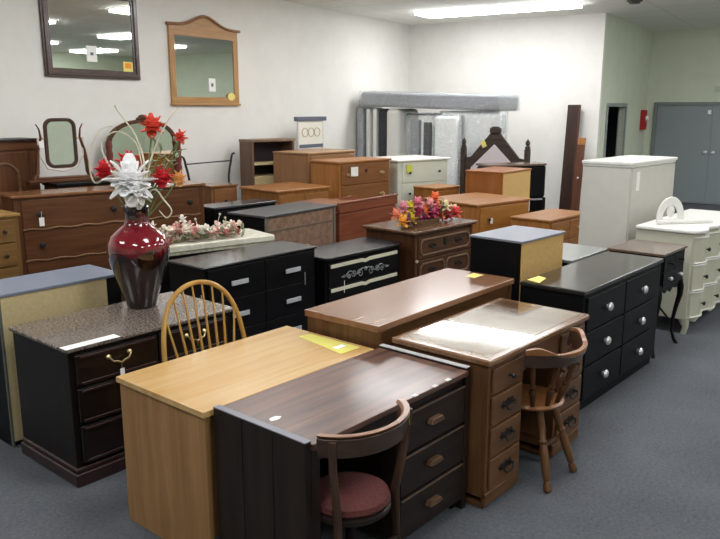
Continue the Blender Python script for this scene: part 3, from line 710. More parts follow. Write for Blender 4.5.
def h_pull(d, x, y, z, m):
    h_bar(d, x, y, z, m, .15, .034)
chest('black_long_dresser', 'long low black dresser with rectangular silver pulls behind the windsor chair', 'dresser', (3.04, 3.99), 0, 1.06, .40, .80,
      BLK, GLOSSB, BLKT, [(1, 2), (1, 2), (1, 2)], h_pull, plain('bright_pull', 'cfd1d4', .35, metal=.3), top_t=.018, base_h=.08, gap=.005, margin=.015)
tt_ = bpy.data.objects['black_long_dresser']
tag_part(tt_, .93, -.02, .57, plain('tag_string', '9a9a96', .7), .006, .1, 'tag_string')

# black dresser with cream stripes and scroll ornament
t = thing('black_cream_dresser', 'black dresser with cream drawer stripes and scroll ornament', 'dresser', (4.14, 3.92))
W_, D_, H_ = .94, .40, .71
bx('body', BLK, t, 0, W_, 0, D_, .06, H_-.02)
MB().prism([(-.015, 0), (-.005, -.03), (.03, -.045), (W_-.03, -.045), (W_+.005, -.03), (W_+.015, 0), (W_+.015, D_), (-.015, D_)], .022, 'xy', H_-.022).build('top', BLKT, t, .006)
bx('plinth', BLK, t, .02, W_-.02, .02, D_, 0, .06)
CR = plain('cream_stripe', 'dcd6be', .5)
for k, za in enumerate((.12, .325, .47)):
    dh = (.195, .135, .185)[k]
    d = bx('drawer', GLOSSB, t, .03, W_-.03, -.014, .003, za, za+dh, .004)
    # the cream band dips at its middle
    zt = za+dh-.008
    MB().prism([(.05, zt), (W_/2-.05, zt), (W_/2, zt-.01), (W_/2+.05, zt), (W_-.05, zt), (W_-.05, zt-.03), (W_/2+.05, zt-.03), (W_/2, zt-.04), (W_/2-.05, zt-.03), (.05, zt-.03)], -.006, 'xz', -.014).build('cream_band', CR, d, .002)
    if k == 2:
        m = MB()
        for s in (-1, 1):
            for cx, cz, rr, tw in ((.07, .07, .04, 1), (.15, .085, .032, -1), (.21, .065, .024, 1), (.27, .08, .014, -1)):
                m.tube([(W_/2+s*(cx+(rr*(1-a/14))*math.cos(a*.75*tw)), -.018, za+cz-.015+(rr*(1-a/14))*math.sin(a*.75*tw)) for a in range(13)], .0038, 6)
            m.tube([(W_/2+s*x, -.018, za+.075+.02*math.sin(x*40)) for x in [q*.02 for q in range(16)]], .004, 6)
        m.ball((W_/2, -.018, za+.085), .018, 2, (1, .5, 1))
        m.build('scroll_ornament', plain('silver_grey_scroll', '8d8f90', .4, metal=.4), d)
MB().tube([(.2, -.022, .40), (.2, -.024, .5)], .003, 6).build('tag_string', PAPER, t)

# carved walnut chest
t = thing('carved_walnut_chest', 'antique carved walnut chest with molded drawers, carrying the bright flowers', 'chest', (5.15, 3.83), -2)
W_, D_, H_ = .92, .56, .80
bx('body', WALD('z'), t, .02, W_-.02, .0, D_, .09, H_-.03)
MB().box(-.03, W_+.03, -.04, D_+.01, H_-.022, H_).box(-.012, W_+.012, -.02, D_, H_-.034, H_-.022).build('top', wood('antique_top', '8d6a50', '6b4d38', 'x', .22, .5), t, .008)
MB().box(0, W_, -.02, D_, 0, .07).box(.01, W_-.01, -.01, D_, .07, .095).build('plinth', WALD('x'), t, .008)
for x in (.02, W_-.06):
    for y in (-.012,): MB().prism([(x, .1), (x+.04, .1), (x+.04, H_-.04), (x, H_-.04)], .02, 'xz', y).build('corner_post', WALD('z'), t, .006)
    for z in (.3, .53): MB().lathe([(.012, -.012), (.016, -.02), (.01, -.03), (.0, -.034)], (x+.02, 0, z), 12, 'y').build('corner_boss', plain('bright_boss', 'b9aa94', .4), t)
def ovalring(x0, x1, z0, z1, c):
    return [(x0+c, z0), (x1-c, z0), (x1, z0+c), (x1, z1-c), (x1-c, z1), (x0+c, z1), (x0, z1-c), (x0, z0+c)]
for k, (za, zb) in enumerate(((.545, .745), (.32, .53), (.11, .305))):
    d = bx('drawer', WALD('x'), t, .065, W_-.065, -.014, .003, za, zb, .005)
    secs = ((.085, W_-.085),) if k == 0 else ((.085, W_/2-.01), (W_/2+.01, W_-.085))
    for a, b_ in secs:
        MB().ring(ovalring(a, b_, za+.025, zb-.025, .035), ovalring(a+.015, b_-.015, za+.04, zb-.04, .028), -.012, 'xz', -.014).build('oval_molding', wood('molding_light', '9b7a5d', '7b5b40', 'x', .3, .4), d, .004)
    for cx in (.26, W_-.26):
        h_bail(d, cx, -.014, (za+zb)/2+.005, IRON, .07, .025)
    if k == 0: MB().prism([(W_/2+.025*math.cos(a), .665+.035*math.sin(a)*(1 if math.sin(a) > 0 else 1.2)) for a in [2*PI*q/8 for q in range(8)]], -.008, 'xz', -.014).build('keyhole_plate', IRON, d)

# ------------------------------------------------------------------ third row
t = thing('cream_topped_table', 'low dresser with cream marbled top carrying the pale blossom garland', 'dresser', (3.05, 4.77), -12)
W_, D_, H_ = 1.16, .44, .82
CMT = speckle('cream_marble', 'cfcbb4', 'e4e1d2', 12, .35, .3)
bx('top', CMT, t, 0, W_, 0, D_, H_-.05, H_, .008)
bx('top_molding', speckle('mottled_edge', 'a9a58c', 'cdc9b4', 22, .5), t, .01, W_-.01, .012, D_, H_-.075, H_-.05, .003)
bx('body', BLK, t, .02, W_-.02, .02, D_-.01, .06, H_-.075)
bx('plinth', BLK, t, .03, W_-.03, .03, D_-.02, 0, .06)
for j in range(2):
    for k in range(2):
        d = bx('drawer', BLK, t, .035+j*.55, .575+j*.55, .006, .02, .08+k*.32, .39+k*.32)
        h_knob(d, .3+j*.55, .006, .23+k*.32, CHROME)

t = thing('grey_topped_bureau', 'bureau with worn grey top and rough brown back with faint carving', 'bureau', (4.39, 4.86), 4)
W_, D_, H_ = .98, .46, .92
bx('body', BLK, t, 0, W_, .02, D_, 0, H_-.02)
bx('top', GREYT, t, -.015, W_+.01, -.01, D_+.01, H_-.02, H_, .004)
RB = speckle('rough_brown_back', '7a5f4c', '93745d', 18, .8)
bx('back_panel', RB, t, .03, W_-.03, .008, .02, .05, H_-.02, .001)
for x in (0, W_-.035): bx('corner_post', plain('grey_post', '6c675c', .5), t, x, x+.035, 0, .02, 0, H_-.02)
bx('rail', plain('grey_post', '6c675c', .5), t, .035, W_-.035, 0, .008, H_-.15, H_-.14, .001)
m = MB()
for s in (-1, 1):
    for cx, rr in ((.06, .05), (.14, .035)): m.tube([(.42+s*cx+rr*(1-a/16)*math.cos(a*.7), .006, .56+rr*(1-a/16)*math.sin(a*.7)) for a in range(13)], .004, 6)
m.build('carved_scroll', plain('pale_scroll', 'b39a80', .5), t)

t = thing('cherry_chest', 'reddish cherry chest with raised panel back, left of the cream chest', 'chest', (5.45, 4.97), 4)
W_, D_, H_ = 1.0, .50, .93
bx('body', RED('z'), t, 0, W_, .0, D_, 0, H_-.11)
bx('back_panel', RED('x'), t, .0, W_, -.012, .0, .05, H_-.12, .003)
MB().box(-.005, W_+.02, -.02, .01, H_-.11, H_-.02).box(-.005, W_+.025, -.03, .015, H_-.02, H_).build('upper_rail', RED('x'), t, .008)
bx('top', wood('cherry_top', 'b98263', '9a6547', 'x', .25, .4), t, -.02, W_+.02, .015, D_+.02, H_-.11, H_-.09, .004)
bx('upper_board', wood('cherry_top', 'b98263', '9a6547', 'x', .25, .4), t, -.02, .35, .02, D_+.02, H_-.045, H_-.02, .004)
bx('divider', RED('z'), t, 0, .02, .02, D_, H_-.09, H_-.045, .002); bx('divider', RED('z'), t, .32, .34, .02, D_, H_-.09, H_-.045, .002)
for k in range(3):
    d = bx('drawer', RED('x'), t, .02, W_-.02, D_, D_+.015, .05+k*.28, .32+k*.28)
    MB().lathe([(.008, 0), (.008, .012), (.018, .02), (.01, .03)], (W_/2, D_+.015, .18+k*.28), 12, 'y').build('knob', BRASS, d)

# ------------------------------------------------------------------ back rows
def h_round(d, x, y, z, m): h_knob(d, x, y, z, m, .026)
t = chest('brown_long_dresser', 'long reddish brown dresser with round pulls, behind the slate-topped cabinet', 'dresser', (2.75, 6.06), -10, 1.70, .36, 1.15,
      BRN('z'), BRN('x'), wood('brown_polished', 'a8744c', '86552f', 'x', .2, .5), [(1, 2, [.56, .44]), (1, 2, [.56, .44]), (1, 2, [.56, .44]), (1, 2, [.56, .44])], h_round, IRON, nh=2, over=.02, margin=.05)
for z in (.345, .605, .865):
    MB().tube([(.05+1.6*k/40, -.02, z+.006*math.sin(k*1.1)) for k in range(41)], .008, 6).build('wavy_molding', wood('molding_tan', 'a98463', '8a6646', 'x', .3, .3), t)
tag_part(t, .19, -.06, .93, PAPER, .04, .07, string=.05)
t = chest('light_oak_chest', 'light oak chest with green-edged frame cut off at the left edge', 'chest', (1.97, 5.74), 0, .66, .30, 1.055,
      wood('aged_oak', '9b7444', '7c5a30', 'z', .4, .2), wood('aged_oak', '9b7444', '7c5a30', 'x', .4, .2), wood('aged_oak_top', 'c29a5e', '9d7841', 'x', .3, .3), [(1, 1)]*5, k_r, IRON, nh=2, over=.015, margin=.035)
# armoire at the left edge
t = thing('brown_armoire', 'brown armoire with arched door panels and black top at the left edge', 'armoire', (2.28, 6.83), 8.7)
W_, D_, H_ = 1.19, .30, 1.565
bx('body', BRN('z'), t, 0, W_, 0, D_, .06, H_-.06); bx('plinth', BRN('x'), t, .01, W_-.01, .01, D_, 0, .06)
bx('frieze', BRN('x'), t, -.01, W_+.01, -.012, D_, H_-.10, H_-.022); bx('top', plain('dark_top', '2c2320', .4), t, -.03, W_+.03, -.03, D_, H_-.022, H_, .004)
for i in range(2):
    xa = .05+i*.51; xb = xa+.50
    d = bx('door', BRN('z'), t, xa, xb, -.018, 0, .10, H_-.12, .004)
    arch = lambda q: [(xa+.09+q, .2+q), (xb-.09-q, .2+q)] + [((xa+xb)/2+(.16-q)*math.cos(a), 1.22+(.14-q)*math.sin(a)) for a in [PI*k/14 for k in range(15)]]
    MB().ring(arch(0), arch(.02), -.012, 'xz', -.018).build('arched_molding', wood('molding_light', 'b08a68', '8f6848', 'x', .3, .4), d, .004)
    h_knob(d, xb-.03 if i == 0 else xa+.03, -.018, .8, BRASS, .014)

t = thing('black_topped_dresser', 'dresser with thin black top under the tilting mirror', 'dresser', (3.40, 6.56), -6)
W_, D_, H_ = .76, .34, 1.165
bx('body', BRN('z'), t, 0, W_, 0, D_, .05, H_-.03); bx('plinth', BRN('x'), t, .01, W_-.01, .01, D_, 0, .05)
bx('top', BLK, t, -.02, W_+.02, -.02, D_, H_-.03, H_, .005)
for k in range(4):
    d = bx('drawer', BRN('x'), t, .03, W_-.03, -.014, 0, .07+k*.26, .315+k*.26); h_knob(d, W_/2, -.014, .19+k*.25, IRON)

MIR = plain('mirror_silver', 'e6ebe6', .015, metal=1)
# tilting mirror with rounded frame between two curved posts
t = thing('tilting_mirror', 'small dark tilting mirror with rounded frame between two curved posts', 'mirror', (3.565, 6.76, 1.165), -8)
t.scale = (1, 1, .98)
def rrect(cx, cz, w, h, c, n=6):
    o = []
    for sx, sz, a0 in ((1, -1, -90), (1, 1, 0), (-1, 1, 90), (-1, -1, 180)):
        for k in range(n+1):
            a = R(a0+90*k/n); o.append((cx+sx*(w/2-c)+c*math.cos(a), cz+sz*(h/2-c)+c*math.sin(a)))
    return o
DF = wood('dark_red_frame', '5b3a2e', '3c251d', 'z', .3, .4)
fr = MB().ring(rrect(0, .365, .30, .47, .08), rrect(0, .365, .235, .405, .055), .03, 'xz', -.015).build('mirror_frame', DF, t, .007)
MB().prism(rrect(0, .365, .245, .415, .06), .006, 'xz', .0).build('mirror_glass', MIR, t)
for s in (-1, 1):
    MB().tube([(s*x, 0, z) for x, z in ((.27, .03), (.24, .09), (.23, .17), (.215, .3), (.18, .42), (.19, .5), (.215, .545))], [.05, .045, .036, .028, .02, .014, .01], 10, .5).build('curved_post', BRN('z'), t)
    MB().tube([(s*.20, 0, .41), (s*.14, 0, .41)], .008, 8).build('pivot', BRASS, t)
MB().box(-.33, .33, -.06, .08, .0, .03).box(-.28, .28, -.045, .06, .03, .05).build('mirror_base', BRN('x'), t, .008)
MB().tube([(-.21, -.005, .42), (-.2, -.005, .25), (-.14, -.005, .13), (0, -.005, .10), (.14, -.005, .13), (.2, -.005, .25), (.21, -.005, .42)], .009, 8).build('pale_yoke', plain('pale_yoke', 'd9cfc4', .4), t, 0, 'pale curved strap under the mirror')
tag_part(t, -.19, -.03, .36, PAPER, .04, .06)

# mirrors on the left wall
def wallthing(name, label, cat, r, z, lean=0):
    t = thing(name, label, cat, room(r, T2-.03, z), 8.7)
    t.rotation_euler = (R(lean), 0, YAW); return t
RK = (T2-.03)/6.45
t = wallthing('wall_mirror', 'large dark wood framed rectangular mirror high on the left wall', 'mirror', 5.48, 2.15, 0)
DM = wood('mahogany', '5d3b33', '40261f', 'x', .3, .4); DMZ = wood('mahogany', '5d3b33', '40261f', 'z', .3, .4)
w_, h_ = .61, .92
MB().ring([(-w_, 0), (w_, 0), (w_, h_), (-w_, h_)], [(-w_+.09, .09), (w_-.09, .09), (w_-.09, h_-.09), (-w_+.09, h_-.09)], .03, 'xz', 0).ring([(-w_+.02, .02), (w_-.02, .02), (w_-.02, h_-.02), (-w_+.02, h_-.02)], [(-w_+.06, .06), (w_-.06, .06), (w_-.06, h_-.06), (-w_+.06, h_-.06)], .012, 'xz', -.012).build('mirror_frame', DM, t, .006)
bx('mirror_glass', MIR, t, -w_+.085, w_-.085, .01, .016, .085, h_-.085, 0)
p = MB().box(-.10, .03, .005, .009, .17, .33).build('paper_label', PAPER, t, 0); MB().box(-.055, -.015, .003, .0045, .235, .265).build('printed_square', plain('grey_ink', '6b6f78', .8), p)
p = MB().box(.37, .5, -.002, .004, .085, .19).build('price_sticker', YEL, t, 0); MB().box(.39, .48, -.004, -.0025, .12, .175).build('printed_numeral', ORG, p)

t = wallthing('wall_mirror', 'honey oak framed mirror with wavy arched top on the left wall', 'mirror', 7.155, 1.885, 0)
w_ = .60; h_ = 1.02
top = [(-w_*1.0 + 2*w_*k/24, .91 + .13*math.exp(-((k/24-.5)/.2)**2) ) for k in range(25)]
OKX = wood('mirror_oak', 'deae78', 'c4935c', 'x', .35, .3); OKZ = wood('mirror_oak', 'deae78', 'c4935c', 'z', .35, .3)
MB().prism([(-w_, .80), (w_, .80)] + list(reversed(top)), .03, 'xz', 0).build('arched_crest', OKX, t, .005)
for s in (-1, 1): bx('stile', OKZ, t, s*w_-.0 if s < 0 else w_-.085, -w_+.085 if s < 0 else w_, 0, .03, .09, .80, .004)
bx('bottom_rail', OKX, t, -w_, w_, 0, .03, 0, .09, .004); bx('sill', OKX, t, -w_-.015, w_+.015, -.012, .03, -.012, .012, .004)
MB().tube([(x*1.06, -.005, z+.012) for x, z in top], .018, 8).build('crest_molding', wood('crest_brown', 'bd8a5c', '976740', 'x', .3, .4), t)
bx('mirror_glass', MIR, t, -w_+.08, w_-.08, .012, .018, .085, .81, 0)
p = MB().box(.04, .16, .005, .01, .16, .32).build('paper_label', PAPER, t, 0); MB().box(.08, .12, .003, .0045, .22, .26).build('printed_square', plain('grey_ink', '6b6f78', .8), p)
p = MB().prism([(.44+.07*math.cos(2*PI*k/12), .10+.05*math.sin(2*PI*k/12)) for k in range(12)], .005, 'xz', -.006).build('price_sticker', YEL, t); 

# arched carved mirror
t = thing('arched_mirror', 'tall arched mirror in carved brown frame standing behind the red vase', 'mirror', room(5.93, T2-.2), 8.7)
def archo(w, z0, zs, zt, n=20): return [(-w, z0), (w, z0)] + [(w*math.cos(PI*k/n), zs+(zt-zs)*math.sin(PI*k/n)**.85) for k in range(n+1)]
MB().ring(archo(.50, .0, 1.45, 1.72), archo(.455, .06, 1.43, 1.68), .035, 'xz', 0).build('mirror_frame', WALD('z'), t, .006)
MB().prism(archo(.46, .05, 1.43, 1.685), .006, 'xz', .012).build('mirror_glass', MIR, t)
for s in (-1, 1):
    MB().tube([(s*.50, -.01, z) for z in [.02+1.48*k/30 for k in range(31)]], [.03+.008*(k % 2) for k in range(31)], 10).build('carved_side', plain('carved_red_brown', '6e2f29', .5), t)
MB().ball((0, .01, 1.74), .04, 2, (1.6, .5, .8)).ball((.06, .01, 1.725), .025, 2, (1.4, .5, .8)).ball((-.06, .01, 1.725), .025, 2, (1.4, .5, .8)).build('carved_crest', WALD('x'), t)

# wrought iron piece with curled uprights
t = thing('iron_headboard', 'thin dark iron headboard with two curled uprights against the left wall', 'headboard', room(6.93, T2-.22), 8.7)
for s in (-1, 1):
    MB().tube([(s*x, 0, z) for x, z in ((.35, 0), (.35, .9), (.352, 1.0), (.375, 1.1), (.40, 1.17), (.41, 1.22), (.43, 1.265), (.46, 1.28), (.475, 1.265))], [.014]*6+[.013, .011, .01], 8).build('upright', IRON, t)
MB().tube([(-.39, 0, 1.185), (.39, 0, 1.185)], .008, 8).build('rail', IRON, t); MB().tube([(-.35, 0, .5), (.35, 0, .5)], .01, 8).build('rail', IRON, t)

# bookcase, small cabinets and chests of the far row
t = thing('open_bookcase', 'brown open-fronted bookcase with dark shelves behind the honey table', 'bookcase', (6.44, 7.36), -12)
W_, D_, H_ = .64, .33, 1.445
BV = wood('pinkish_veneer', '8d6f5d', '775b4a', 'z', .45, .2)
bx('side_panel', BV, t, 0, .03, 0, D_, 0, H_-.03, .003); bx('side_panel', BV, t, W_-.03, W_, 0, D_, 0, H_-.03, .003)
bx('top', wood('pinkish_veneer', 'a58a72', '8a6f5a', 'x', .4, .2), t, -.01, W_+.01, -.015, D_, H_-.03, H_, .003)
bx('back_panel', plain('dark_back', '3f3437', .7), t, .03, W_-.03, D_-.02, D_, 0, H_-.03, .001)
for z, mt in ((1.12, FIBRE), (.95, FIBRE), (.6, BV), (.3, BV), (.05, BV)): bx('shelf', mt, t, .03, W_-.03, .005, D_-.02, z, z+.025, .002)
bx('shelf_front', FIBRE, t, .03, W_-.03, 0, .02, .78, .95, .002)
p = bx('price_tag', plain('olive_tag2', '8e8a5a', .7), t, .06, .14, D_-.024, D_-.02, 1.30, 1.38, 0)
t = chest('tan_cabinet', 'smooth light tan cabinet between the open bookcase and honey pine chest', 'cabinet', (6.67, 6.58), 3, .92, .60, 1.30,
      wood('tan_smooth', 'b88a62', 'a2764f', 'z', .45, .2), wood('tan_smooth', 'b88a62', 'a2764f', 'x', .45, .2), wood('tan_smooth_top', 'caa27a', 'b0875f', 'x', .4, .2), [(1, 1)]*4, h_knob, IRON, nh=2)
t = chest('honey_pine_chest', 'tall honey pine chest with dark pulls and white price tag', 'chest', (6.56, 5.97), -4, .88, .50, 1.225,
      PINE('z'), wood('pine_front', 'a8744a', '8a5a35', 'x', .35, .3), PINE('x'), [(1, 1), (1.1, 1), (1.1, 1), (1.2, 1)], h_bail, BRASS, nh=2, hargs=dict(wdt=.06, drop=.02), over=.02)
tag_part(t, .22, -.04, 1.10, PAPER, .12, .11)
MB().lathe([(.02, -.016), (.022, -.024), (.0, -.03)], (.44, 0, 1.1), 12, 'y').build('lock_plate', IRON, t)
t = chest('cream_chest', 'tall cream chest with small dark knobs and yellow tag by the mattresses', 'chest', (7.60, 5.90), -12, .87, .70, 1.195,
      plain('cream_green_paint', 'd3d6c6', .45, bscale=12), plain('cream_green_paint', 'd3d6c6', .45), WHITEP, [(1, 1), (1, 1), (1, 1), (1, 1)], k_r, BLKM, nh=2, over=.03, margin=.06)
tag_part(t, .17, -.03, 1.08, plain('lime_tag', 'c9cf4c', .7), .09, .1)
t = thing('honey_table', 'low honey pine cabinet with wide orange top before the open bookcase', 'cabinet', (5.56, 5.96), -5)
bx('body', PINE('z'), t, .03, .75, .02, .68, .0, .94); bx('top', wood('honey_top', 'd08f52', 'b5763c', 'x', .28, .4), t, 0, .78, 0, .70, .94, .965, .006)
for i in range(2):
    d = bx('door', wood('honey_front', 'bd8750', '9f6c3a', 'x', .35, .3), t, .04+i*.36, .385+i*.36, .004, .02, .05, .90); h_knob(d, .35+i*.08, .004, .5, IRON)
t = chest('small_wood_chest', 'small brown wooden chest between long dresser and honey cabinet', 'chest', (5.32, 6.80), -9, .34, .30, .985,
      wood('small_side', 'a5754c', '85583a', 'z', .35, .2), wood('small_side', 'a5754c', '85583a', 'x', .35, .2), wood('brown_polished', 'a8744c', '86552f', 'x', .2, .5), [(1, 1)]*3, h_knob, IRON)
chest('low_black_dresser', 'low black dresser with thin black top, left of the grey-topped bureau', 'dresser', (4.60, 5.84), -1, .80, .30, .89,
      BLK, GLOSSB, plain('black_worn_top', '3a3a3d', .2, coat=.5, bscale=8), [(1, 2), (1, 2), (1, 2)], h_knob, CHROME)
# small white ornamental chair back against the wall
t = thing('slat_chair', 'small white chair with grey crest rail and curly back ornament', 'chair', room(8.95, 6.42), 8.7)
for s in (-1, 1):
    bx('rear_post', plain('pale_chair_paint', 'd8d6ce', .5), t, s*.30-.015, s*.30+.015, 0, .03, .0, 1.66); bx('front_leg', plain('pale_chair_paint', 'd8d6ce', .5), t, s*.28-.02, s*.28+.02, -.40, -.36, 0, .45)
bx('crest_rail', plain('slate_rail', '5e6370', .5), t, -.37, .37, -.015, .035, 1.66, 1.72, .006)
bx('lower_rail', plain('slate_rail', '5e6370', .5), t, -.3, .3, 0, .03, 1.28, 1.33, .004)
bx('back_panel', plain('pale_panel', 'e2ddcf', .6), t, -.285, .285, .005, .02, 1.33, 1.66, .002)
m = MB()
for cx in (-.15, 0, .15): m.tube([(cx+.07*math.cos(a*PI/8), .002, 1.50+.06*math.sin(a*PI/8)) for a in range(17)], .006, 6)
m.build('curly_ornament', plain('gold_grey', 'b3a58a', .5), t)
bx('seat', plain('pale_panel', 'e2ddcf', .6), t, -.31, .31, -.42, .03, .45, .49, .01)

# ------------------------------------------------------------------ vase and flowers
VX, VY, VZ = 2.375, 3.715, .72
prof = [(.0, 0), (.075, 0), (.085, .012), (.10, .07), (.13, .16), (.16, .25), (.175, .33), (.172, .375), (.15, .42), (.105, .455), (.075, .48), (.068, .50), (.066, .54), (.072, .575), (.08, .585), (.074, .588), (.06, .56), (.058, .5), (.0, .49)]
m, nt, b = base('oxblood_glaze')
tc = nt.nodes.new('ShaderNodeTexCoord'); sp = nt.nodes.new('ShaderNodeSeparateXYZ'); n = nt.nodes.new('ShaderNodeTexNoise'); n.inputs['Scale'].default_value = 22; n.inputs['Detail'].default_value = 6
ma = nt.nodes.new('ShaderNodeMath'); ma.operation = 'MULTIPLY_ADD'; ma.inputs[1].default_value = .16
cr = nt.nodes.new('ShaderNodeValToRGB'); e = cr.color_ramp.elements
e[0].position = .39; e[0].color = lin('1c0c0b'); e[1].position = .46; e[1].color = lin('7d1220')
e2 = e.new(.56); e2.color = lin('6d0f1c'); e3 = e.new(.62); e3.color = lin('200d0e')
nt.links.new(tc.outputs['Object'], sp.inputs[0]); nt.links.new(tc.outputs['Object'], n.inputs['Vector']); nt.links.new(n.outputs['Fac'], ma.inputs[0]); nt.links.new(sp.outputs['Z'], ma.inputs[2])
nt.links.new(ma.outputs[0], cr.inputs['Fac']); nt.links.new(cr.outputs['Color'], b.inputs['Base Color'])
b.inputs['Roughness'].default_value = .08; b.inputs['Coat Weight'].default_value = 1; b.inputs['Coat Roughness'].default_value = .03
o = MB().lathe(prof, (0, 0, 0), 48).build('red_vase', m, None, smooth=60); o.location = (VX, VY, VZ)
tagged(o, 'large glossy dark red ceramic vase on the stone-topped dresser', 'vase')

def petal(m, c, direction, L, wd, cup=.3, n=6):
    """one curved petal starting at c and growing along direction"""
    d = Vector(direction).normalized(); s = d.cross(Vector((0, 0, 1)))
    if s.length < .05: s = Vector((1, 0, 0))
    s.normalize(); u = s.cross(d).normalized()
    rows = []
    for k in range(n+1):
        f = k/n; w = wd*math.sin(PI*min(1, f*.84+.08))**.7
        p = Vector(c)+d*L*f+u*cup*L*(f*f-f*.2)
        rows.append([m.bm.verts.new(p-s*w/2+u*w*.15), m.bm.verts.new(p-u*w*.05), m.bm.verts.new(p+s*w/2+u*w*.15)])
    for a, b in zip(rows, rows[1:]):
        for j in range(2):
            m.bm.faces.new((a[j], a[j+1], b[j+1], b[j]))
def solid(o, t=.0015):
    md = o.modifiers.new('solid', 'SOLIDIFY'); md.thickness = t; return o
WP = plain('white_petal', 'ffffff', .5); RP = plain('red_petal', 'd0202a', .6); RPD = plain('dark_red_petal', 'a5222a', .6)
STEM = plain('green_stem', '6f7f4c', .6); TWG = plain('pale_twig', 'd9d3bd', .6)
camdir = Vector((-VX, -VY, .3)).normalized()
def bloom(name, label, cat, pos, face, mat, petals, L, wd, cup, center=None, layers=2, group=None, stem_to=None, spread=.55):
    t = thing(name, label, cat, (VX, VY, VZ+.49), 0, group)
    base_ = Vector((VX, VY, VZ+.49)); c = Vector(pos)-base_; f = Vector(face).normalized()
    a1 = f.orthogonal().normalized(); a2 = f.cross(a1)
    for l in range(layers):
        for k in range(petals):
            a = 2*PI*(k+.5*l)/petals; d = (a1*math.cos(a)+a2*math.sin(a))*(1-.25*l)+f*(spread*l+.12)
            m = MB(); petal(m, c, d, L*(1-.2*l), wd, cup if (a1*math.cos(a)+a2*math.sin(a)).dot(Vector((0, 0, 1))) < 0 else cup*.6)
            solid(m.build('petal', mat, t, 0, smooth=90))
    MB().ball(c+f*.02, L*.13, 2).build('flower_center', center or plain('yellow_center', 'd9c16a', .7), t)
    MB().tube([(c.x*0, 0, -.2), (c.x*.2, c.y*.2, .02), (c.x*.7, c.y*.7, c.z*.6), tuple(c)], .005, 6).build('stem', STEM, t)
    return t
right = Vector((math.sin(R(40.7)), -math.cos(R(40.7)), 0))
def vp(dx, dz, dy=0): # point around the vase mouth: dx to the viewer's right, dz above the table of the vase, dy towards the room
    return Vector((VX, VY, 0)) + right*dx + Vector((0, 0, VZ+dz)) - Vector((math.cos(R(57)), math.sin(R(57)), 0))*dy
bloom('white_magnolia', 'large white magnolia bloom at the mouth of the red vase', 'flower', vp(-.02, .735, .08), camdir+Vector((0, 0, .15)), WP, 8, .15, .085, .04, PAPER, 3, spread=.3)
bloom('white_magnolia', 'smaller drooping white blossom hanging over the rim of the vase', 'flower', vp(.01, .665, .10), camdir+Vector((0, 0, -.5)), WP, 6, .09, .06, -.2, PAPER, 2)
bloom('red_flower', 'round red bloom above left of the white magnolia', 'flower', vp(-.03, .83, 0), camdir, RP, 9, .07, .065, .3, RPD, 3)
bloom('red_flower', 'red bloom low at the left of the vase flowers', 'flower', vp(-.16, .79, .02), camdir, RP, 8, .06, .06, .2, RPD, 2)
bloom('red_flower', 'red bloom right of the white magnolia', 'flower', vp(.16, .75, 0), camdir, RP, 8, .065, .06, .2, RPD, 3)
bloom('red_flower', 'red and orange bloom highest in the vase, in front of the arched mirror', 'flower', vp(.12, 1.03, 0), camdir, plain('orange_red_petal', 'dd4a34', .6), 8, .07, .06, .3, RPD, 3)
bloom('orange_flower', 'small orange yellow bloom low at the right of the vase flowers', 'flower', vp(.25, .74, 0), camdir, plain('apricot_petal', 'e6a765', .6), 7, .05, .04, .2, None, 2)
bloom('red_flower', 'small orange red bloom at the far right of the vase flowers', 'flower', vp(.27, .97, 0), camdir, plain('orange_red_petal', 'dd4a34', .6), 6, .045, .035, .2, RPD, 2)
rr = random.Random(11)
twlab = ['pale curly twig arching to the left of the red vase', 'pale curly twig looping over the white magnolia', 'pale curly twig crossing the arched mirror from the vase', 'pale straight twig leaning right from the vase',
         'pale curly twig drooping at the right of the vase neck']
paths = [[(0, .5), (-.1, .75), (-.22, .72), (-.24, .86), (-.18, 1.0), (-.1, 1.03)], [(0, .5), (-.12, .78), (-.17, .93), (-.08, 1.0), (.02, .94), (.05, .8)], [(0, .5), (.06, .8), (.02, .98), (-.06, 1.1), (-.08, 1.14)],
         [(0, .5), (.1, .85), (.2, 1.05), (.27, 1.13)], [(0, .55), (.1, .68), (.16, .62), (.2, .56), (.17, .52), (.13, .56)]]
def smoothpath(pts, n=6):
    P_ = [Vector(p) for p in pts]; out = []
    for i in range(len(P_)-1):
        p0, p1, p2, p3 = P_[max(i-1, 0)], P_[i], P_[i+1], P_[min(i+2, len(P_)-1)]
        for k in range(n):
            u = k/n; out.append(.5*((2*p1)+(p2-p0)*u+(2*p0-5*p1+4*p2-p3)*u*u+(3*p1-p0-3*p2+p3)*u**3))
    return out+[P_[-1]]
for lab, pth in zip(twlab, paths):
    pts = smoothpath([vp(x, z, .03+rr.uniform(-.02, .02)) for x, z in pth])
    o = MB().tube([p-Vector((VX, VY, VZ+.49)) for p in pts], [.006*(1-.5*k/len(pts)) for k in range(len(pts))], 6).build('curly_twig', TWG)
    o.location = (VX, VY, VZ+.49); tagged(o, lab, 'twig', 'curly twigs in the red vase')
# pale leafy spray right of the magnolia
t = thing('eucalyptus_spray', 'sage green leafy spray rising right of the white magnolia', 'foliage', (VX, VY, VZ+.49))
O_ = Vector((VX, VY, VZ+.49))
for k in range(7):
    a = vp(.03, .55)-O_; tip = vp(.1+.03*k, .82+.04*((k*3) % 4), .03*((k % 3)-1))-O_
    st = MB().tube([a*0, a.lerp(tip, .5)+Vector((0, 0, .03)), tip], .003, 5).build('sprig', STEM, t)
    for q in range(6):
        m = MB(); c = a.lerp(tip, .35+.13*q); petal(m, c, (rr.uniform(-1, 1), rr.uniform(-1, 1), rr.uniform(-.2, .8)), .05, .022, .2, 4)
        solid(m.build('leaf', plain('sage_leaf', 'a3ab8c', .6), st, 0, smooth=90), .001)

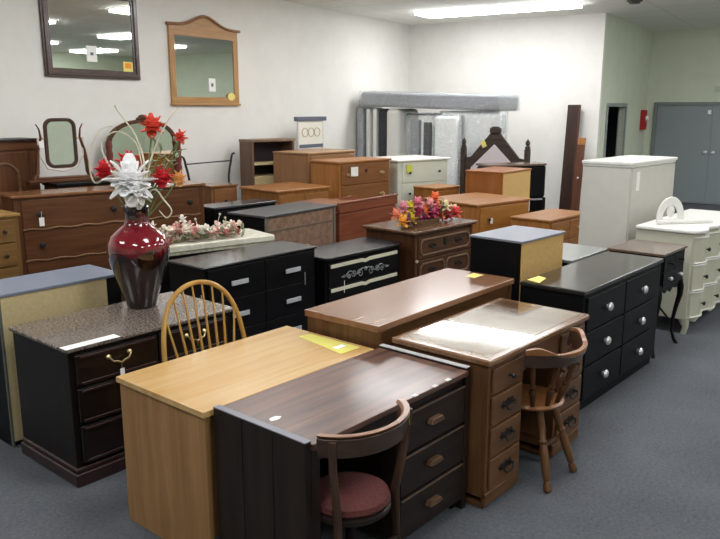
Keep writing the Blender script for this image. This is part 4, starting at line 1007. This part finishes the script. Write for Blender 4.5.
# bright flower arrangement on the carved chest
t = thing('flower_basket', 'low basket of mixed yellow, orange, pink and red flowers on carved chest', 'flower arrangement', (5.60, 4.06, .80), -2)
MB().lathe([(0, 0), (.16, 0), (.19, .03), (.2, .045), (.18, .045), (.15, .015), (0, .015)], (0, 0, 0), 28, sx=1.4, sy=.5).build('basket', speckle('wicker', '5e4630', '86684a', 60, .8, bump=.5), t)
cols = ['e8b32c', 'e9c84a', 'e87e3c', 'd95a7c', 'c23a52', 'b02f6a', 'e0463c', 'ea8f70', 'dd4a44', '8f2f5a', 'f0d9b0', 'e8b32c']
P0 = [(-.36, .05, 'e8a03c'), (-.24, .02, 'e9c84a'), (-.12, .04, 'd95a7c'), (-.02, .09, 'e87e3c'), (.08, .08, 'd95a7c'), (.22, .03, 'e0463c'), (.28, .02, 'c23a52'), (.16, .01, 'b02f6a'), (.0, .02, '6a3050'), (-.34, .10, 'ea8f70'), (-.29, .17, 'd98f9c'), (-.25, .09, 'e8b32c'), (-.19, .16, 'd9c840'), (-.2, .05, 'e9c84a'), (-.14, .2, 'd7798f'), (-.11, .1, 'c6406e'), (-.05, .05, '8f2f6a'), (-.04, .13, 'ea8f70'), (.03, .08, 'b02f6a'), (.04, .16, 'e9a0a0'),
      (.1, .04, 'e0463c'), (.13, .11, 'd95a7c'), (.18, .06, 'e87e3c'), (.2, .13, 'e2d9a8'), (.25, .07, 'd9405c'), (.3, .1, 'e0463c'), (.33, .05, 'dd4a44'), (.12, .22, 'e8703c'), (-.3, .04, '6a4450'), (.38, .06, 'd9c8a0')]
for i, (x, z, col) in enumerate(P0):
    m = MB(); y = rr.uniform(-.09, .02); c = Vector((x*1.15+.03, y, z*.9+.02)); f = Vector((-.4+rr.uniform(-.3, .3), -.8, .5)).normalized(); a1 = f.orthogonal().normalized(); a2 = f.cross(a1)
    for l in range(3):
        for k in range(6):
            a = 2*PI*(k+.5*l)/6; petal(m, c, (a1*math.cos(a)+a2*math.sin(a))*(1-.3*l)+f*(.15+.6*l), .07*(1-.15*l), .05, .2, 4)
    m.ball(c+f*.015, .012, 1)
    solid(m.build('bloom', plain('petal_'+col, col, .6), t, 0, smooth=90))
    MB().tube([(x*.6, y*.5, .03), tuple(c)], .004, 5).build('stem', STEM, t)
for k in range(26):
    m = MB(); x = rr.uniform(-.34, .34); petal(m, (x, rr.uniform(-.1, .06), rr.uniform(.04, .14)), (rr.uniform(-1, 1), rr.uniform(-1, .2), rr.uniform(.1, .9)), .09, .03, .2, 5)
    solid(m.build('leaf', plain('olive_leaf' if k % 2 else 'dark_leaf', '6f7440' if k % 2 else '4b4636', .6), t, 0, smooth=90))

# pale blossom garland on the cream-topped dresser
t = thing('blossom_garland', 'long garland of tiny pink and white blossoms on the cream-topped dresser', 'flower arrangement', (3.05, 4.77, .82), -12)
g = [Vector((.12+.75*k/20, .16+.03*math.sin(k*.9), .02+.008*math.sin(k*1.7))) for k in range(21)]
MB().tube(g, .012, 6).build('vine', plain('dry_vine', '8d8262', .8), t)
bc = ['f1e9dc', 'e8b8b0', 'f4f0e6', 'd98a84', 'e9dcc8', 'f3d6cc']
for k in range(96):
    u = rr.random(); x = .10+.80*u; y = .16+rr.uniform(-.09, .09); z = rr.uniform(.02, .13)*(1-.3*u)
    if k % 16 == 0: z += .06
    c = Vector((x, y, z)); m = MB()
    f = Vector((rr.uniform(-1, 1), rr.uniform(-1, .2), rr.uniform(.2, 1))).normalized(); a1 = f.orthogonal().normalized(); a2 = f.cross(a1)
    for q in range(5): petal(m, c, a1*math.cos(2*PI*q/5)+a2*math.sin(2*PI*q/5)+f*.4, .042, .034, .2, 3)
    solid(m.build('blossom', plain('bl_'+bc[k % 6], bc[k % 6], .7), t, 0, smooth=90), .001)
m = MB()
for k in range(220):
    x = .08+.84*rr.random(); y = .16+rr.uniform(-.1, .1); z = rr.uniform(.0, .06)
    petal(m, (x, y, z), (rr.uniform(-1, 1), rr.uniform(-1, 1), rr.uniform(.0, .9)), .06, .02, .2, 3)
o = solid(m.build('leaves', plain('dusty_leaf', '98a07a', .7), t, 0, smooth=90), .001); o['kind'] = 'stuff'
for k in range(20):
    x = .12+.042*k; h = (.17, .11, .12, .1, .12, .13, .16, .09, .12, .1)[k % 10]*(1 if k != 14 else 1.6)
    m = MB().tube([(x, .16, .02), (x+.01, .15, h*.6), (x+.03*math.sin(k), .14, h)], .003, 5); m.ball((x+.03*math.sin(k), .14, h), .011, 1)
    m.build('curled_sprig', TWG, t)
